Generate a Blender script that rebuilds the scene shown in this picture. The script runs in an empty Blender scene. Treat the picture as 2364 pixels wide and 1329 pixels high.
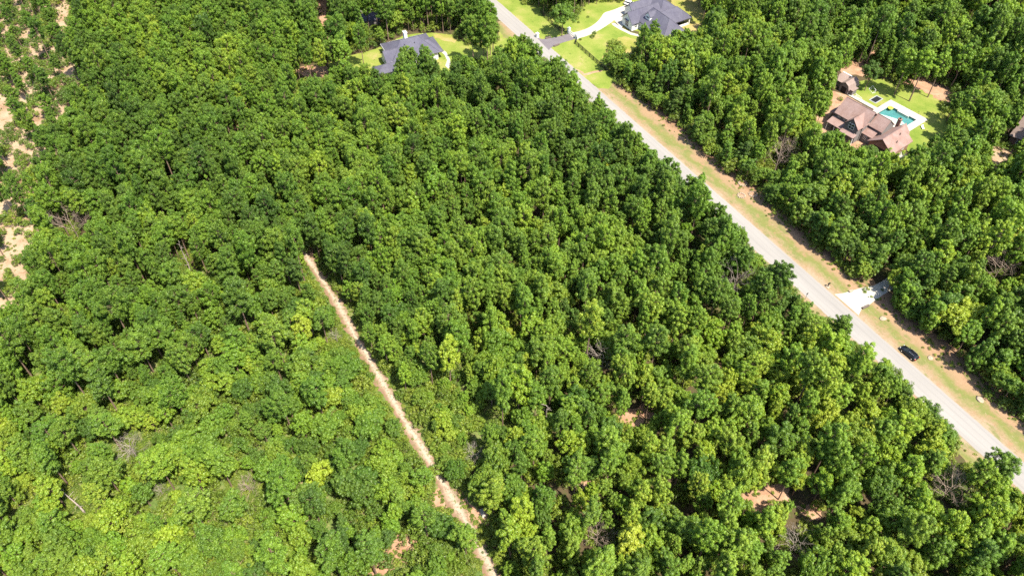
import bpy, bmesh, math, random
import numpy as np
from mathutils import Vector, Matrix
from mathutils.geometry import delaunay_2d_cdt

# ------------------------------------------------------------------ camera, sky, sun, exposure
scene = bpy.context.scene
COL = scene.collection
PITCH, FPX, CAMH = math.radians(47.5), 1850.0, 150.0      # downward pitch, focal length (px of a 2364 px frame), height
IW, IH = 2364.0, 1329.0
cd = bpy.data.cameras.new('camera'); cam = bpy.data.objects.new('camera', cd); COL.objects.link(cam)
cd.sensor_width = 36.0; cd.lens = FPX / IW * 36.0; cd.clip_end = 4000.0; cd.clip_start = 1.0
cam.location = (0, 0, CAMH); cam.rotation_euler = (math.pi / 2 - PITCH, 0, 0)
scene.camera = cam

SUN_EL = math.radians(61.0)
SUN_AZ = math.atan2(-0.76, 0.65)                            # direction towards the sun, seen from above
sd = Vector((math.cos(SUN_EL) * math.cos(SUN_AZ), math.cos(SUN_EL) * math.sin(SUN_AZ), math.sin(SUN_EL)))
wd = bpy.data.worlds.new('World'); scene.world = wd; wd.use_nodes = True
wn = wd.node_tree; wn.nodes.clear()
sky = wn.nodes.new('ShaderNodeTexSky'); sky.sky_type = 'NISHITA'; sky.sun_disc = False
sky.sun_elevation = SUN_EL; sky.sun_rotation = math.atan2(sd.x, sd.y)
bg = wn.nodes.new('ShaderNodeBackground'); bg.inputs[1].default_value = 0.14
wo = wn.nodes.new('ShaderNodeOutputWorld')
wn.links.new(sky.outputs[0], bg.inputs[0]); wn.links.new(bg.outputs[0], wo.inputs[0])
ld = bpy.data.lights.new('sun', 'SUN'); ld.energy = 4.6; ld.angle = math.radians(0.53); ld.color = (1.0, 0.94, 0.80)
sun = bpy.data.objects.new('sun', ld); COL.objects.link(sun); sun.rotation_euler = sd.to_track_quat('Z', 'Y').to_euler()
scene.view_settings.view_transform = 'Standard'; scene.view_settings.look = 'None'
scene.view_settings.gamma = 1.0; scene.view_settings.exposure = 1.46
scene.view_settings.use_curve_mapping = False
scene.render.engine = 'CYCLES'
scene.cycles.use_denoising = False
scene.cycles.max_bounces = 8; scene.cycles.diffuse_bounces = 3; scene.cycles.transparent_max_bounces = 8
scene.render.filter_size = 1.1
random.seed(7); RNG = np.random.default_rng(11)

# ------------------------------------------------------------------ helpers
SP, CP = math.sin(PITCH), math.cos(PITCH)
def at(px, py, z=0.0):
    """measured photo position -> point of the place at height z"""
    u, v = px - IW / 2, py - IH / 2
    d = FPX * SP + v * CP
    return Vector((u / d * (CAMH - z), (FPX * CP - v * SP) / d * (CAMH - z), z))
def pix(x, y, z):
    """point of the place -> photo position (numpy arrays welcome)"""
    dz = CAMH - z
    depth = y * CP + dz * SP
    return IW / 2 + FPX * x / depth, IH / 2 + FPX * (dz * CP - y * SP) / depth

def tag(o, label=None, cat=None, group=None, kind=None):
    if label: o['label'] = label
    if cat: o['category'] = cat
    if group: o['group'] = group
    if kind: o['kind'] = kind
    return o
def empty(name, loc=(0, 0, 0), rz=0.0):
    o = bpy.data.objects.new(name, None); COL.objects.link(o); o.location = loc; o.rotation_euler = (0, 0, rz)
    o.empty_display_size = 0.5
    return o
def link(name, me, mat, parent=None):
    o = bpy.data.objects.new(name, me); COL.objects.link(o)
    if mat is not None and len(me.materials) == 0: me.materials.append(mat)
    if parent: o.parent = parent
    return o
def from_bm(name, bm, mat, parent=None, smooth=False):
    me = bpy.data.meshes.new(name); bm.normal_update(); bm.to_mesh(me); bm.free()
    if smooth: me.polygons.foreach_set('use_smooth', [True] * len(me.polygons))
    return link(name, me, mat, parent)
def pyd(name, v, f, mat, parent=None):
    me = bpy.data.meshes.new(name); me.from_pydata([tuple(p) for p in v], [], f); me.update()
    return link(name, me, mat, parent)
def bbox(bm, x0, x1, y0, y1, z0, z1):
    v = [bm.verts.new(p) for p in ((x0,y0,z0),(x1,y0,z0),(x1,y1,z0),(x0,y1,z0),(x0,y0,z1),(x1,y0,z1),(x1,y1,z1),(x0,y1,z1))]
    for f in ((0,3,2,1),(4,5,6,7),(0,1,5,4),(1,2,6,5),(2,3,7,6),(3,0,4,7)): bm.faces.new([v[i] for i in f])
def box(name, x0, x1, y0, y1, z0, z1, mat, parent=None, bevel=0.0):
    bm = bmesh.new(); bbox(bm, x0, x1, y0, y1, z0, z1)
    if bevel: bmesh.ops.bevel(bm, geom=list(bm.edges), offset=bevel, segments=1, affect='EDGES')
    return from_bm(name, bm, mat, parent)
def tube(bm, p0, p1, r0, r1, n=6):
    p0, p1 = Vector(p0), Vector(p1); d = (p1 - p0)
    if d.length < 1e-5: return
    q = d.to_track_quat('Z', 'Y'); a = []; b = []
    for i in range(n):
        t = 2 * math.pi * i / n; o = q @ Vector((math.cos(t), math.sin(t), 0))
        a.append(bm.verts.new(p0 + o * r0)); b.append(bm.verts.new(p1 + o * r1))
    for i in range(n):
        j = (i + 1) % n; bm.faces.new((a[i], a[j], b[j], b[i]))
    bm.faces.new(b); bm.faces.new(a[::-1])

# ------------------------------------------------------------------ materials
def mat_new(name):
    m = bpy.data.materials.new(name); m.use_nodes = True; nt = m.node_tree; nt.nodes.clear()
    return m, nt, nt.nodes, nt.links
def out(nt, sh):
    o = nt.nodes.new('ShaderNodeOutputMaterial'); nt.links.new(sh, o.inputs[0])
def ramp(nt, fac, stops):
    r = nt.nodes.new('ShaderNodeValToRGB'); e = r.color_ramp.elements
    while len(e) < len(stops): e.new(0.5)
    for k, (p, c) in zip(e, stops): k.position = p; k.color = (*c, 1)
    nt.links.new(fac, r.inputs[0]); return r.outputs[0]
def noise(nt, scale, detail=4, coord=None, rough=0.55, vec_scale=None):
    n = nt.nodes.new('ShaderNodeTexNoise'); n.inputs['Scale'].default_value = scale
    n.inputs['Detail'].default_value = detail; n.inputs['Roughness'].default_value = rough
    if coord is not None:
        if vec_scale:
            mp = nt.nodes.new('ShaderNodeMapping'); mp.inputs['Scale'].default_value = vec_scale
            nt.links.new(coord, mp.inputs[0]); coord = mp.outputs[0]
        nt.links.new(coord, n.inputs['Vector'])
    return n.outputs[0]
def objco(nt):
    t = nt.nodes.new('ShaderNodeTexCoord'); return t.outputs['Object']
def math_(nt, op, a, b=None, clamp=False):
    n = nt.nodes.new('ShaderNodeMath'); n.operation = op; n.use_clamp = clamp
    for i, x in enumerate((a, b)):
        if x is None: continue
        if isinstance(x, (int, float)): n.inputs[i].default_value = x
        else: nt.links.new(x, n.inputs[i])
    return n.outputs[0]
def mix(nt, fac, a, b, mode='MIX'):
    n = nt.nodes.new('ShaderNodeMix'); n.data_type = 'RGBA'; n.blend_type = mode
    for s, x in ((n.inputs['Factor'], fac), (n.inputs['A'], a), (n.inputs['B'], b)):
        pass
    for idx, x in ((0, fac), (6, a), (7, b)):
        if isinstance(x, (int, float)): n.inputs[idx].default_value = x
        elif isinstance(x, tuple): n.inputs[idx].default_value = (*x, 1)
        else: nt.links.new(x, n.inputs[idx])
    return n.outputs[2]
def bsdf(nt, col, rough=0.8, spec=0.3, metal=0.0, bump=None, bd=0.05):
    b = nt.nodes.new('ShaderNodeBsdfPrincipled')
    if isinstance(col, tuple): b.inputs['Base Color'].default_value = (*col, 1)
    else: nt.links.new(col, b.inputs['Base Color'])
    b.inputs['Roughness'].default_value = rough; b.inputs['Metallic'].default_value = metal
    b.inputs['Specular IOR Level'].default_value = spec
    if bump is not None:
        n = nt.nodes.new('ShaderNodeBump'); n.inputs['Distance'].default_value = bd; n.inputs['Strength'].default_value = 0.8
        nt.links.new(bump, n.inputs['Height']); nt.links.new(n.outputs[0], b.inputs['Normal'])
    return b.outputs[0]
def simple(name, c, rough=0.7, spec=0.3, metal=0.0, var=0.15, scale=3.0):
    m, nt, N, L = mat_new(name); n = noise(nt, scale, 5, objco(nt))
    lo = tuple(x * (1 - var) for x in c); hi = tuple(min(1, x * (1 + var)) for x in c)
    out(nt, bsdf(nt, ramp(nt, n, [(0.3, lo), (0.7, hi)]), rough, spec, metal)); return m
def soil_mat(name, stops, scale=0.25, fine=3.0, fine_amt=0.35, speck=None):
    m, nt, N, L = mat_new(name); co = objco(nt)
    a = noise(nt, scale, 6, co, 0.62); b = noise(nt, fine, 4, co, 0.7)
    s = math_(nt, 'ADD', a, math_(nt, 'MULTIPLY', math_(nt, 'SUBTRACT', b, 0.5), fine_amt))
    c = ramp(nt, s, stops)
    if speck:
        k = noise(nt, speck[0], 2, co, 0.5); c = mix(nt, ramp(nt, k, [(speck[1], (0,0,0)), (speck[1] + 0.06, (1,1,1))]), c, speck[2])
    out(nt, bsdf(nt, c, 0.95, 0.1, 0, b, 0.06)); return m

M = {}
M['litter'] = soil_mat('forest_floor', [(0.30, (0.041,0.034,0.017)), (0.5, (0.075,0.054,0.030)), (0.62, (0.056,0.064,0.019)), (0.75, (0.165,0.101,0.064))], 0.22, 2.5, 0.5)
M['clay'] = soil_mat('red_clay_soil', [(0.3, (0.223,0.124,0.077)), (0.5, (0.291,0.171,0.108)), (0.7, (0.347,0.229,0.155))], 0.3, 2.2, 0.45, (1.1, 0.64, (0.124,0.105,0.037)))
M['sand'] = soil_mat('pale_sandy_soil', [(0.3, (0.175,0.100,0.057)), (0.45, (0.271,0.185,0.118)), (0.6, (0.320,0.236,0.161)), (0.75, (0.194,0.170,0.065))], 0.14, 1.6, 0.5, (0.7, 0.62, (0.106,0.100,0.027)))
M['lawn'] = soil_mat('lawn_grass', [(0.28, (0.085,0.135,0.018)), (0.45, (0.14,0.18,0.03)), (0.58, (0.185,0.20,0.045)), (0.72, (0.27,0.21,0.10))], 0.11, 2.2, 0.34, (0.55, 0.68, (0.08,0.105,0.02)))
M['lawn_dry'] = soil_mat('dry_lawn_grass', [(0.28, (0.106,0.158,0.020)), (0.42, (0.178,0.185,0.036)), (0.55, (0.264,0.211,0.079)), (0.7, (0.317,0.218,0.119))], 0.075, 1.5, 0.25)
M['concrete'] = soil_mat('pale_concrete', [(0.3, (0.30,0.275,0.235)), (0.7, (0.40,0.375,0.33))], 0.4, 5.0, 0.5)
M['concrete_dull'] = soil_mat('weathered_concrete', [(0.3, (0.248,0.229,0.198)), (0.7, (0.341,0.322,0.285))], 0.5, 6.0, 0.3)
M['asphalt_dark'] = soil_mat('dark_asphalt', [(0.3, (0.114,0.099,0.108)), (0.7, (0.144,0.126,0.132))], 0.4, 8.0, 0.3)
M['scrub'] = soil_mat('scrub_ground_cover', [(0.3, (0.05,0.085,0.02)), (0.45, (0.085,0.125,0.03)), (0.58, (0.14,0.15,0.05)), (0.72, (0.23,0.185,0.10))], 0.35, 2.2, 0.6)
M['bark'] = simple('pine_bark', (0.17,0.115,0.085), 0.95, 0.1, 0, 0.35, 2.0)
M['deadwood'] = simple('grey_dead_wood', (0.236,0.197,0.169), 0.9, 0.15, 0, 0.3, 2.0)
M['deadbrown'] = simple('brown_dead_twigs', (0.27,0.205,0.165), 0.95, 0.1, 0, 0.3, 2.0)
M['white'] = simple('white_paint', (0.663,0.654,0.629), 0.6, 0.4, 0, 0.05)
M['black_wood'] = simple('black_stained_wood', (0.022,0.018,0.016), 0.7, 0.3, 0, 0.3)
M['glass'] = simple('dark_window_glass', (0.02,0.025,0.03), 0.08, 0.6, 0, 0.1)
M['dark'] = simple('dark_opening', (0.02,0.018,0.018), 0.8, 0.2)
M['stone'] = simple('tan_stone', (0.29,0.225,0.165), 0.9, 0.2, 0, 0.3, 1.5)
M['brown_stone'] = simple('brown_headwall', (0.11,0.085,0.075), 0.9, 0.2, 0, 0.3, 1.5)
M['black_paint'] = simple('glossy_black_car_paint', (0.006,0.006,0.008), 0.15, 0.5, 0, 0.1)
M['white_car'] = simple('white_car_paint', (0.8,0.8,0.8), 0.2, 0.5, 0, 0.02)
M['tyre'] = simple('tyre_rubber', (0.015,0.015,0.015), 0.9, 0.2)
M['rim'] = simple('alloy_rim', (0.4,0.4,0.42), 0.3, 0.5, 0.8, 0.05)
M['red_lamp'] = simple('red_lamp_lens', (0.45,0.01,0.01), 0.2, 0.5, 0, 0.05)
M['clear_lamp'] = simple('clear_lamp_lens', (0.6,0.6,0.6), 0.15, 0.6, 0, 0.05)
M['brick'] = simple('brown_brick', (0.20,0.115,0.085), 0.9, 0.2, 0, 0.3, 3.0)
M['greywall'] = simple('grey_siding', (0.15,0.135,0.13), 0.8, 0.2, 0, 0.15, 1.0)
M['yellow'] = simple('yellow_green_vinyl', (0.62,0.66,0.05), 0.4, 0.4, 0, 0.05)
M['mesh_black'] = simple('trampoline_fabric', (0.012,0.012,0.014), 0.7, 0.2, 0, 0.1)
M['pad_grey'] = simple('grey_pad', (0.24,0.25,0.26), 0.7, 0.3, 0, 0.1)
M['pool_tile'] = simple('pool_plaster', (0.10,0.205,0.20), 0.6, 0.3, 0, 0.15, 0.5)
M['pool_ledge'] = simple('pool_ledge_stone', (0.55,0.50,0.42), 0.7, 0.3, 0, 0.1, 1.0)

def road_mat():
    m, nt, N, L = mat_new('weathered_grey_road'); co = objco(nt)
    a = noise(nt, 0.12, 6, co, 0.6, (0.25, 1.6, 1)); b = noise(nt, 7.0, 3, co, 0.7)
    s = math_(nt, 'ADD', a, math_(nt, 'MULTIPLY', math_(nt, 'SUBTRACT', b, 0.5), 0.35))
    c = ramp(nt, s, [(0.3, (0.20,0.186,0.173)), (0.5, (0.225,0.209,0.194)), (0.72, (0.25,0.233,0.216))])
    sep = N.new('ShaderNodeSeparateXYZ'); L.new(co, sep.inputs[0])
    e = math_(nt, 'ABSOLUTE', sep.outputs[1])                 # distance from the crown: gritty edges
    ln = math_(nt, 'ABSOLUTE', math_(nt, 'SUBTRACT', math_(nt, 'ABSOLUTE', math_(nt, 'SUBTRACT', e, 1.55)), 0.75))   # wheel paths of both lanes
    ln = math_(nt, 'ADD', ln, math_(nt, 'MULTIPLY', noise(nt, 0.3, 4, co, 0.6, (0.15, 1, 1)), 0.7))
    c = mix(nt, ramp(nt, ln, [(0.30, (0.28,0.28,0.28)), (0.65, (0,0,0))]), c, (0.15,0.14,0.135))
    ed = math_(nt, 'ADD', e, math_(nt, 'MULTIPLY', noise(nt, 0.6, 4, co), 0.8))
    c = mix(nt, ramp(nt, math_(nt, 'MULTIPLY', ed, 0.25), [(0.80, (0,0,0)), (0.95, (0.8,0.8,0.8))]), c, (0.248,0.188,0.136))
    # faint transverse joints and cracks
    w = N.new('ShaderNodeTexVoronoi'); w.feature = 'DISTANCE_TO_EDGE'; w.inputs['Scale'].default_value = 0.13
    mp = N.new('ShaderNodeMapping'); mp.inputs['Scale'].default_value = (1, 1.6, 1); L.new(co, mp.inputs[0]); L.new(mp.outputs[0], w.inputs['Vector'])
    c = mix(nt, ramp(nt, w.outputs['Distance'], [(0.0, (0.12,0.12,0.12)), (0.01, (0,0,0))]), c, (0.22,0.2,0.19))
    out(nt, bsdf(nt, c, 0.9, 0.15, 0, b, 0.01)); return m
M['road'] = road_mat()

def verge_mat():
    # object x runs along the road, y across it (0 at the road edge, growing outwards)
    m, nt, N, L = mat_new('roadside_verge'); co = objco(nt)
    sep = N.new('ShaderNodeSeparateXYZ'); L.new(co, sep.inputs[0])
    y = math_(nt, 'ADD', sep.outputs[1], math_(nt, 'MULTIPLY', math_(nt, 'SUBTRACT', noise(nt, 0.12, 5, co), 0.5), 8.5))
    y = math_(nt, 'ADD', y, math_(nt, 'MULTIPLY', math_(nt, 'SUBTRACT', noise(nt, 1.2, 4, co, 0.7), 0.5), 4.0))
    c = ramp(nt, math_(nt, 'MULTIPLY', y, 0.1), [(0.0, (0.25,0.19,0.125)), (0.12, (0.22,0.155,0.09)), (0.24, (0.18,0.155,0.068)), (0.36, (0.125,0.138,0.04)), (0.46, (0.155,0.145,0.05)), (0.56, (0.215,0.15,0.082)), (0.75, (0.26,0.165,0.10)), (0.9, (0.20,0.12,0.072))])
    k = noise(nt, 1.6, 3, co, 0.6, (0.6, 1, 1))
    c = mix(nt, ramp(nt, k, [(0.60, (0,0,0)), (0.72, (0.4,0.4,0.4))]), c, (0.33,0.25,0.18))
    k5 = noise(nt, 0.3, 5, co, 0.65, (0.5, 1, 1))
    c = mix(nt, ramp(nt, k5, [(0.55, (0,0,0)), (0.63, (0.75,0.75,0.75))]), c, (0.115,0.13,0.04))
    k6 = noise(nt, 0.45, 5, co, 0.65)
    c = mix(nt, ramp(nt, k6, [(0.55, (0,0,0)), (0.66, (0.7,0.7,0.7))]), c, (0.24,0.145,0.085))
    k2 = noise(nt, 2.4, 4, co, 0.7)
    c = mix(nt, ramp(nt, k2, [(0.56, (0,0,0)), (0.74, (0.8,0.8,0.8))]), c, (0.12,0.085,0.045))
    out(nt, bsdf(nt, c, 0.95, 0.1, 0, k2, 0.06)); return m
M['verge'] = verge_mat()

def track_mat():
    m, nt, N, L = mat_new('sandy_dirt_track'); co = objco(nt)
    uv = N.new('ShaderNodeUVMap').outputs[0]
    sep = N.new('ShaderNodeSeparateXYZ'); L.new(uv, sep.inputs[0])
    v = math_(nt, 'ABSOLUTE', math_(nt, 'SUBTRACT', sep.outputs[1], 0.42))
    v = math_(nt, 'ADD', v, math_(nt, 'MULTIPLY', math_(nt, 'SUBTRACT', noise(nt, 0.5, 5, co, 0.7), 0.5), 0.55))
    c = ramp(nt, v, [(0.05, (0.33,0.27,0.205)), (0.2, (0.27,0.205,0.145)), (0.32, (0.215,0.14,0.095)), (0.45, (0.18,0.11,0.07))])
    k = noise(nt, 1.5, 4, co, 0.75)
    c = mix(nt, ramp(nt, k, [(0.50, (0,0,0)), (0.60, (0.85,0.85,0.85))]), c, (0.165,0.115,0.075))
    k3 = noise(nt, 0.8, 4, co, 0.7)
    c = mix(nt, ramp(nt, k3, [(0.57, (0,0,0)), (0.65, (0.85,0.85,0.85))]), c, (0.105,0.125,0.035))
    out(nt, bsdf(nt, c, 0.95, 0.1, 0, k, 0.08)); return m
M['track'] = track_mat()

def roof_mat(name, base, blotch, row=0.28):
    m, nt, N, L = mat_new(name); co = objco(nt)
    a = noise(nt, 0.35, 5, co, 0.6); b = noise(nt, 9.0, 2, co, 0.6)
    br = N.new('ShaderNodeTexBrick'); br.inputs['Scale'].default_value = 1.0
    br.inputs['Brick Width'].default_value = 0.5; br.inputs['Row Height'].default_value = row; br.inputs['Mortar Size'].default_value = 0.02
    br.inputs['Color1'].default_value = (1,1,1,1); br.inputs['Color2'].default_value = (0.82,0.82,0.82,1); br.inputs['Mortar'].default_value = (0.6,0.6,0.6,1)
    L.new(co, br.inputs['Vector'])
    c = ramp(nt, a, [(0.35, base), (0.68, blotch)])
    c = mix(nt, 0.7, c, br.outputs[0], 'MULTIPLY')
    c = mix(nt, 0.25, c, ramp(nt, b, [(0.3, (0.6,0.6,0.6)), (0.7, (1,1,1))]), 'MULTIPLY')
    out(nt, bsdf(nt, c, 0.9, 0.15)); return m
M['roof_slate'] = roof_mat('slate_grey_shingles', (0.083,0.079,0.108), (0.108,0.104,0.133))
M['roof_pink'] = roof_mat('faded_red_brown_shingles', (0.28,0.195,0.175), (0.225,0.138,0.115))
M['roof_taupe'] = roof_mat('taupe_shingles', (0.225,0.165,0.145), (0.265,0.20,0.178))

def water_mat():
    m, nt, N, L = mat_new('pool_water'); co = objco(nt)
    t = N.new('ShaderNodeBsdfTransparent'); t.inputs[0].default_value = (0.72,0.92,0.93,1)
    g = N.new('ShaderNodeBsdfGlossy'); g.inputs['Roughness'].default_value = 0.04
    bp = N.new('ShaderNodeBump'); bp.inputs['Distance'].default_value = 0.03; L.new(noise(nt, 3.0, 3, co), bp.inputs['Height']); L.new(bp.outputs[0], g.inputs['Normal'])
    f = N.new('ShaderNodeFresnel'); f.inputs[0].default_value = 1.33
    x = N.new('ShaderNodeMixShader'); L.new(f.outputs[0], x.inputs[0]); L.new(t.outputs[0], x.inputs[1]); L.new(g.outputs[0], x.inputs[2])
    out(nt, x.outputs[0]); return m
M['water'] = water_mat()

def leaf_mat(name, stops, trans=0.35, rough=0.45):
    """colour of the species; 'tint' is stored per tree, 'tone' per leaf clump"""
    m, nt, N, L = mat_new(name)
    ti = N.new('ShaderNodeAttribute'); ti.attribute_type = 'INSTANCER'; ti.attribute_name = 'tint'
    to = N.new('ShaderNodeAttribute'); to.attribute_type = 'GEOMETRY'; to.attribute_name = 'tone'
    f = math_(nt, 'ADD', ti.outputs['Fac'], math_(nt, 'MULTIPLY', math_(nt, 'SUBTRACT', to.outputs['Fac'], 0.5), 0.42), True)
    c = ramp(nt, f, stops)
    oi = N.new('ShaderNodeObjectInfo')
    c = mix(nt, math_(nt, 'MULTIPLY', oi.outputs['Random'], 0.42), c, mix(nt, 1.0, c, (1.16, 0.88, 1.25), 'MULTIPLY'))
    b = bsdf(nt, c, rough, 0.4)
    t = N.new('ShaderNodeBsdfTranslucent')
    L.new(mix(nt, 1.0, c, (1.0, 1.0, 0.55), 'MULTIPLY'), t.inputs[0])
    x = N.new('ShaderNodeMixShader'); x.inputs[0].default_value = trans
    L.new(b, x.inputs[1]); L.new(t.outputs[0], x.inputs[2]); out(nt, x.outputs[0]); return m
M['pine_leaf'] = leaf_mat('pine_needles', [(0.0, (0.072,0.145,0.022)), (0.35, (0.137,0.251,0.028)), (0.65, (0.222,0.353,0.033)), (1.0, (0.370,0.464,0.041))], 0.40)
M['oak_leaf'] = leaf_mat('oak_leaves', [(0.0, (0.067,0.139,0.019)), (0.35, (0.133,0.238,0.023)), (0.65, (0.218,0.322,0.028)), (1.0, (0.322,0.402,0.033))], 0.40)
M['gum_leaf'] = leaf_mat('sweetgum_leaves', [(0.0, (0.089,0.183,0.018)), (0.4, (0.173,0.296,0.022)), (0.75, (0.279,0.367,0.028)), (1.0, (0.336,0.419,0.036))], 0.38)
M['bush_leaf'] = leaf_mat('bush_leaves', [(0.0, (0.077,0.138,0.019)), (0.35, (0.148,0.229,0.025)), (0.65, (0.235,0.308,0.033)), (1.0, (0.295,0.367,0.056))], 0.40)

# ------------------------------------------------------------------ road frame
RE1 = Vector((0.5006, -0.8657, 0)); RE1.normalize()           # along the road (towards the lower right)
RN = Vector((-RE1.y, RE1.x, 0))                               # to the far side (upper right)
RO = at(1864, 629); RO.z = 0                                  # a point on the far road edge
ROADW = 6.3
def road_uv(x, y):
    dx, dy = x - RO.x, y - RO.y
    return dx * RE1.x + dy * RE1.y, dx * RN.x + dy * RN.y     # (along, across; 0 = far road edge, negative = on the road)
ROAD_ROT = math.atan2(RE1.y, RE1.x)

# ------------------------------------------------------------------ houses' frames
def frame(ox, oy, ax, ay):
    a = Vector((ax, ay, 0)).normalized()
    return Vector((ox, oy, 0)), a, Vector((-a.y, a.x, 0)), math.atan2(a.y, a.x)
H3 = frame(99.1, 205.6, 0.61, -0.79)      # house with the pool
H2 = frame(39.7, 267.7, 0.52, -0.854)     # white house with slate roof
H1 = frame(-43.7, 245.3, 0.42, -0.907)    # house with the white chimney
def loc(fr, a, b, z=0.0): return fr[0] + fr[1] * a + fr[2] * b + Vector((0, 0, z))

POOL = (4.9, 14.4, 17.4, 24.1)            # in the frame of the pool house

# ------------------------------------------------------------------ ground sheets
def wob(pts, step=1.2, amp=0.5, seed=0, closed=True):
    """an outline with natural unevenness"""
    rg = random.Random(seed); o = []
    n = len(pts)
    for i in range(n if closed else n - 1):
        p, q = Vector(pts[i]), Vector(pts[(i + 1) % n]); k = max(1, int((q - p).length / step))
        for j in range(k):
            r = p.lerp(q, j / k)
            if j or amp < 0.2: pass
            o.append(Vector((r.x + rg.gauss(0, amp * 0.5), r.y + rg.gauss(0, amp * 0.5), r.z)))
    if not closed: o.append(Vector(pts[-1]))
    return o
def sheet(name, pts, z, mat, label, kind='structure', step=1.2, amp=0.0, seed=0, fr=None):
    if amp > 0: pts = wob(pts, step, amp, seed)
    c = sum((Vector(p) for p in pts), Vector()) / len(pts)
    r = delaunay_2d_cdt([Vector((p[0] - c.x, p[1] - c.y)) for p in pts], [], [list(range(len(pts)))], 1, 1e-4)
    bm = bmesh.new(); vs = [bm.verts.new((q.x, q.y, 0)) for q in r[0]]
    for t in r[2]:
        f = bm.faces.new([vs[i] for i in t]); f.normal_update()
        if f.normal.z < 0: f.normal_flip()
    o = from_bm(name, bm, mat); o.location = (c.x, c.y, z)
    if label: tag(o, label, kind=kind)
    return o

# ground with the pool's hole cut out
hole = [loc(H3, a, b) for a, b in ((POOL[0], POOL[2]), (POOL[1], POOL[2]), (POOL[1], POOL[3]), (POOL[0], POOL[3]))]
hc = sum(hole, Vector()) / 4
outer = [Vector((hc.x + math.cos(t) * 2600, hc.y + math.sin(t) * 2600, 0)) for t in [math.atan2(p.y - hc.y, p.x - hc.x) for p in hole]]
g = pyd('ground', hole + outer, [(0, 4, 5, 1), (1, 5, 6, 2), (2, 6, 7, 3), (3, 7, 4, 0)], M['litter'])
if g.data.polygons[0].normal.z < 0: g.data.flip_normals()
tag(g, 'brown forest floor under the trees', kind='structure')

def road_strip(name, u0, u1, v0, v1, z, mat, label, rag0=0.0, rag1=0.0, step=1.5, seed=1):
    """a strip along the road; its object x axis runs along the road, y across from v0"""
    rg = random.Random(seed); n = int((u1 - u0) / step); v = []; f = []
    for i in range(n + 1):
        u = u0 + (u1 - u0) * i / n
        a = rg.gauss(0, rag0); b = rg.gauss(0, rag1)
        v += [(u, v0 + a, 0), (u, v1 + b, 0)]
    for i in range(n): f.append((2*i, 2*i+2, 2*i+3, 2*i+1))
    o = pyd(name, v, f, mat); o.location = (RO.x, RO.y, z); o.rotation_euler = (0, 0, ROAD_ROT)
    tag(o, label, kind='structure'); return o
road_strip('verge', -98, 150, -0.3, 12.6, 0.02, M['verge'], 'sandy grass verge along the far side of the road', 0, 0.5, seed=3)
ov = road_strip('near_verge', -150, 150, 0.0, 4.4, 0.021, M['verge'], 'narrow sandy verge on the near side of the road', 0, 0.35, seed=4)
# mirrored across the road so that its y grows away from the road
ov.location = (RO.x + RN.x * (-ROADW + 0.3), RO.y + RN.y * (-ROADW + 0.3), 0.021); ov.scale = (1, -1, 1)
rs = road_strip('road', -220, 200, -ROADW / 2, ROADW / 2, 0.05, M['road'], 'light grey weathered asphalt road running diagonally', 0.05, 0.05, 1.0, 5)
rs.location = (RO.x - RN.x * ROADW / 2, RO.y - RN.y * ROADW / 2, 0.05)

def pxs(pts, z=0): return [at(x, y, z) for x, y in pts]
Z2 = lambda pts: [at(1120 + x / 3.94, y / 3.94) for x, y in pts]
Z8 = lambda pts: [at(1230 + x / 8.305, 40 + y / 8.305) for x, y in pts]
Z1 = lambda pts: [at(660 + x / 4.728, y / 4.728) for x, y in pts]
Z6 = lambda pts: [at(1900 + x / 6.04, 150 + y / 6.04) for x, y in pts]
Z4 = lambda pts: [at(1864 + x / 3.908, 560 + y / 3.908) for x, y in pts]

# lawns of the white house
def rp(u, v): p = RO + RE1 * u + RN * v; return Vector((p.x, p.y, 0))
sheet('lawn', [rp(-190, -0.1), rp(-96.5, -0.1), rp(-94.5, 3), rp(-97, 7.5), rp(-108, 17), rp(-122, 40), rp(-150, 75), rp(-205, 70)], 0.026, M['lawn'], 'bright green lawn around the white house with slate roof', amp=0.5, step=2.0, seed=2)
sheet('dry_lawn', Z2([(1700, 0), (2000, 0), (2110, 160), (2280, 240), (2100, 420), (1700, 420), (1600, 330), (1700, 200)]), 0.03, M['lawn_dry'], 'dry yellowed lawn behind the white house', amp=0.6, seed=9)
sheet('lawn_bare_patch', Z2([(1130, 420), (1250, 330), (1360, 350), (1380, 460), (1260, 560), (1060, 545)]), 0.034, M['lawn_dry'], 'worn tan patch in the lawn before the white house', amp=0.9, seed=10)
sheet('bare_ground', Z2([(2000, 60), (2200, 60), (2500, -60), (2500, 140), (2330, 120), (2180, 130), (2060, 110)]), 0.03, M['clay'], 'bare red earth at the wood edge behind the white house', amp=0.6, seed=11)
# lawn of the house with the chimney
sheet('lawn', Z1([(420, 790), (470, 690), (640, 620), (900, 560), (1060, 505), (1300, 380), (1600, 360), (1820, 385), (1990, 480), (2200, 455), (2310, 420), (2364, 250), (2420, 300), (2620, 480), (2560, 640), (2300, 800), (1800, 1000), (1000, 1010), (700, 900)]), 0.012, M['lawn'], 'yellow-green lawn round the house with the white chimney', amp=0.4, seed=12)
sheet('bare_ground', Z1([(90, 750), (250, 715), (430, 720), (470, 800), (450, 900), (330, 1000), (200, 850)]), 0.02, M['clay'], 'bare tan earth beside the lawn of the chimney house', amp=0.6, seed=13)
sheet('lawn_bare_patch', Z1([(1600, 372), (1760, 380), (1870, 430), (1850, 470), (1720, 450), (1640, 410)]), 0.03, M['lawn_dry'], 'dry patch at the back of the chimney-house lawn', amp=0.5, seed=14)
sheet('bare_ground', Z1([(360, -20), (470, -20), (440, 120), (460, 420), (430, 380), (370, 220)]), 0.02, M['clay'], 'strip of red earth between trees at the top edge', amp=0.4, seed=15)
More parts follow.
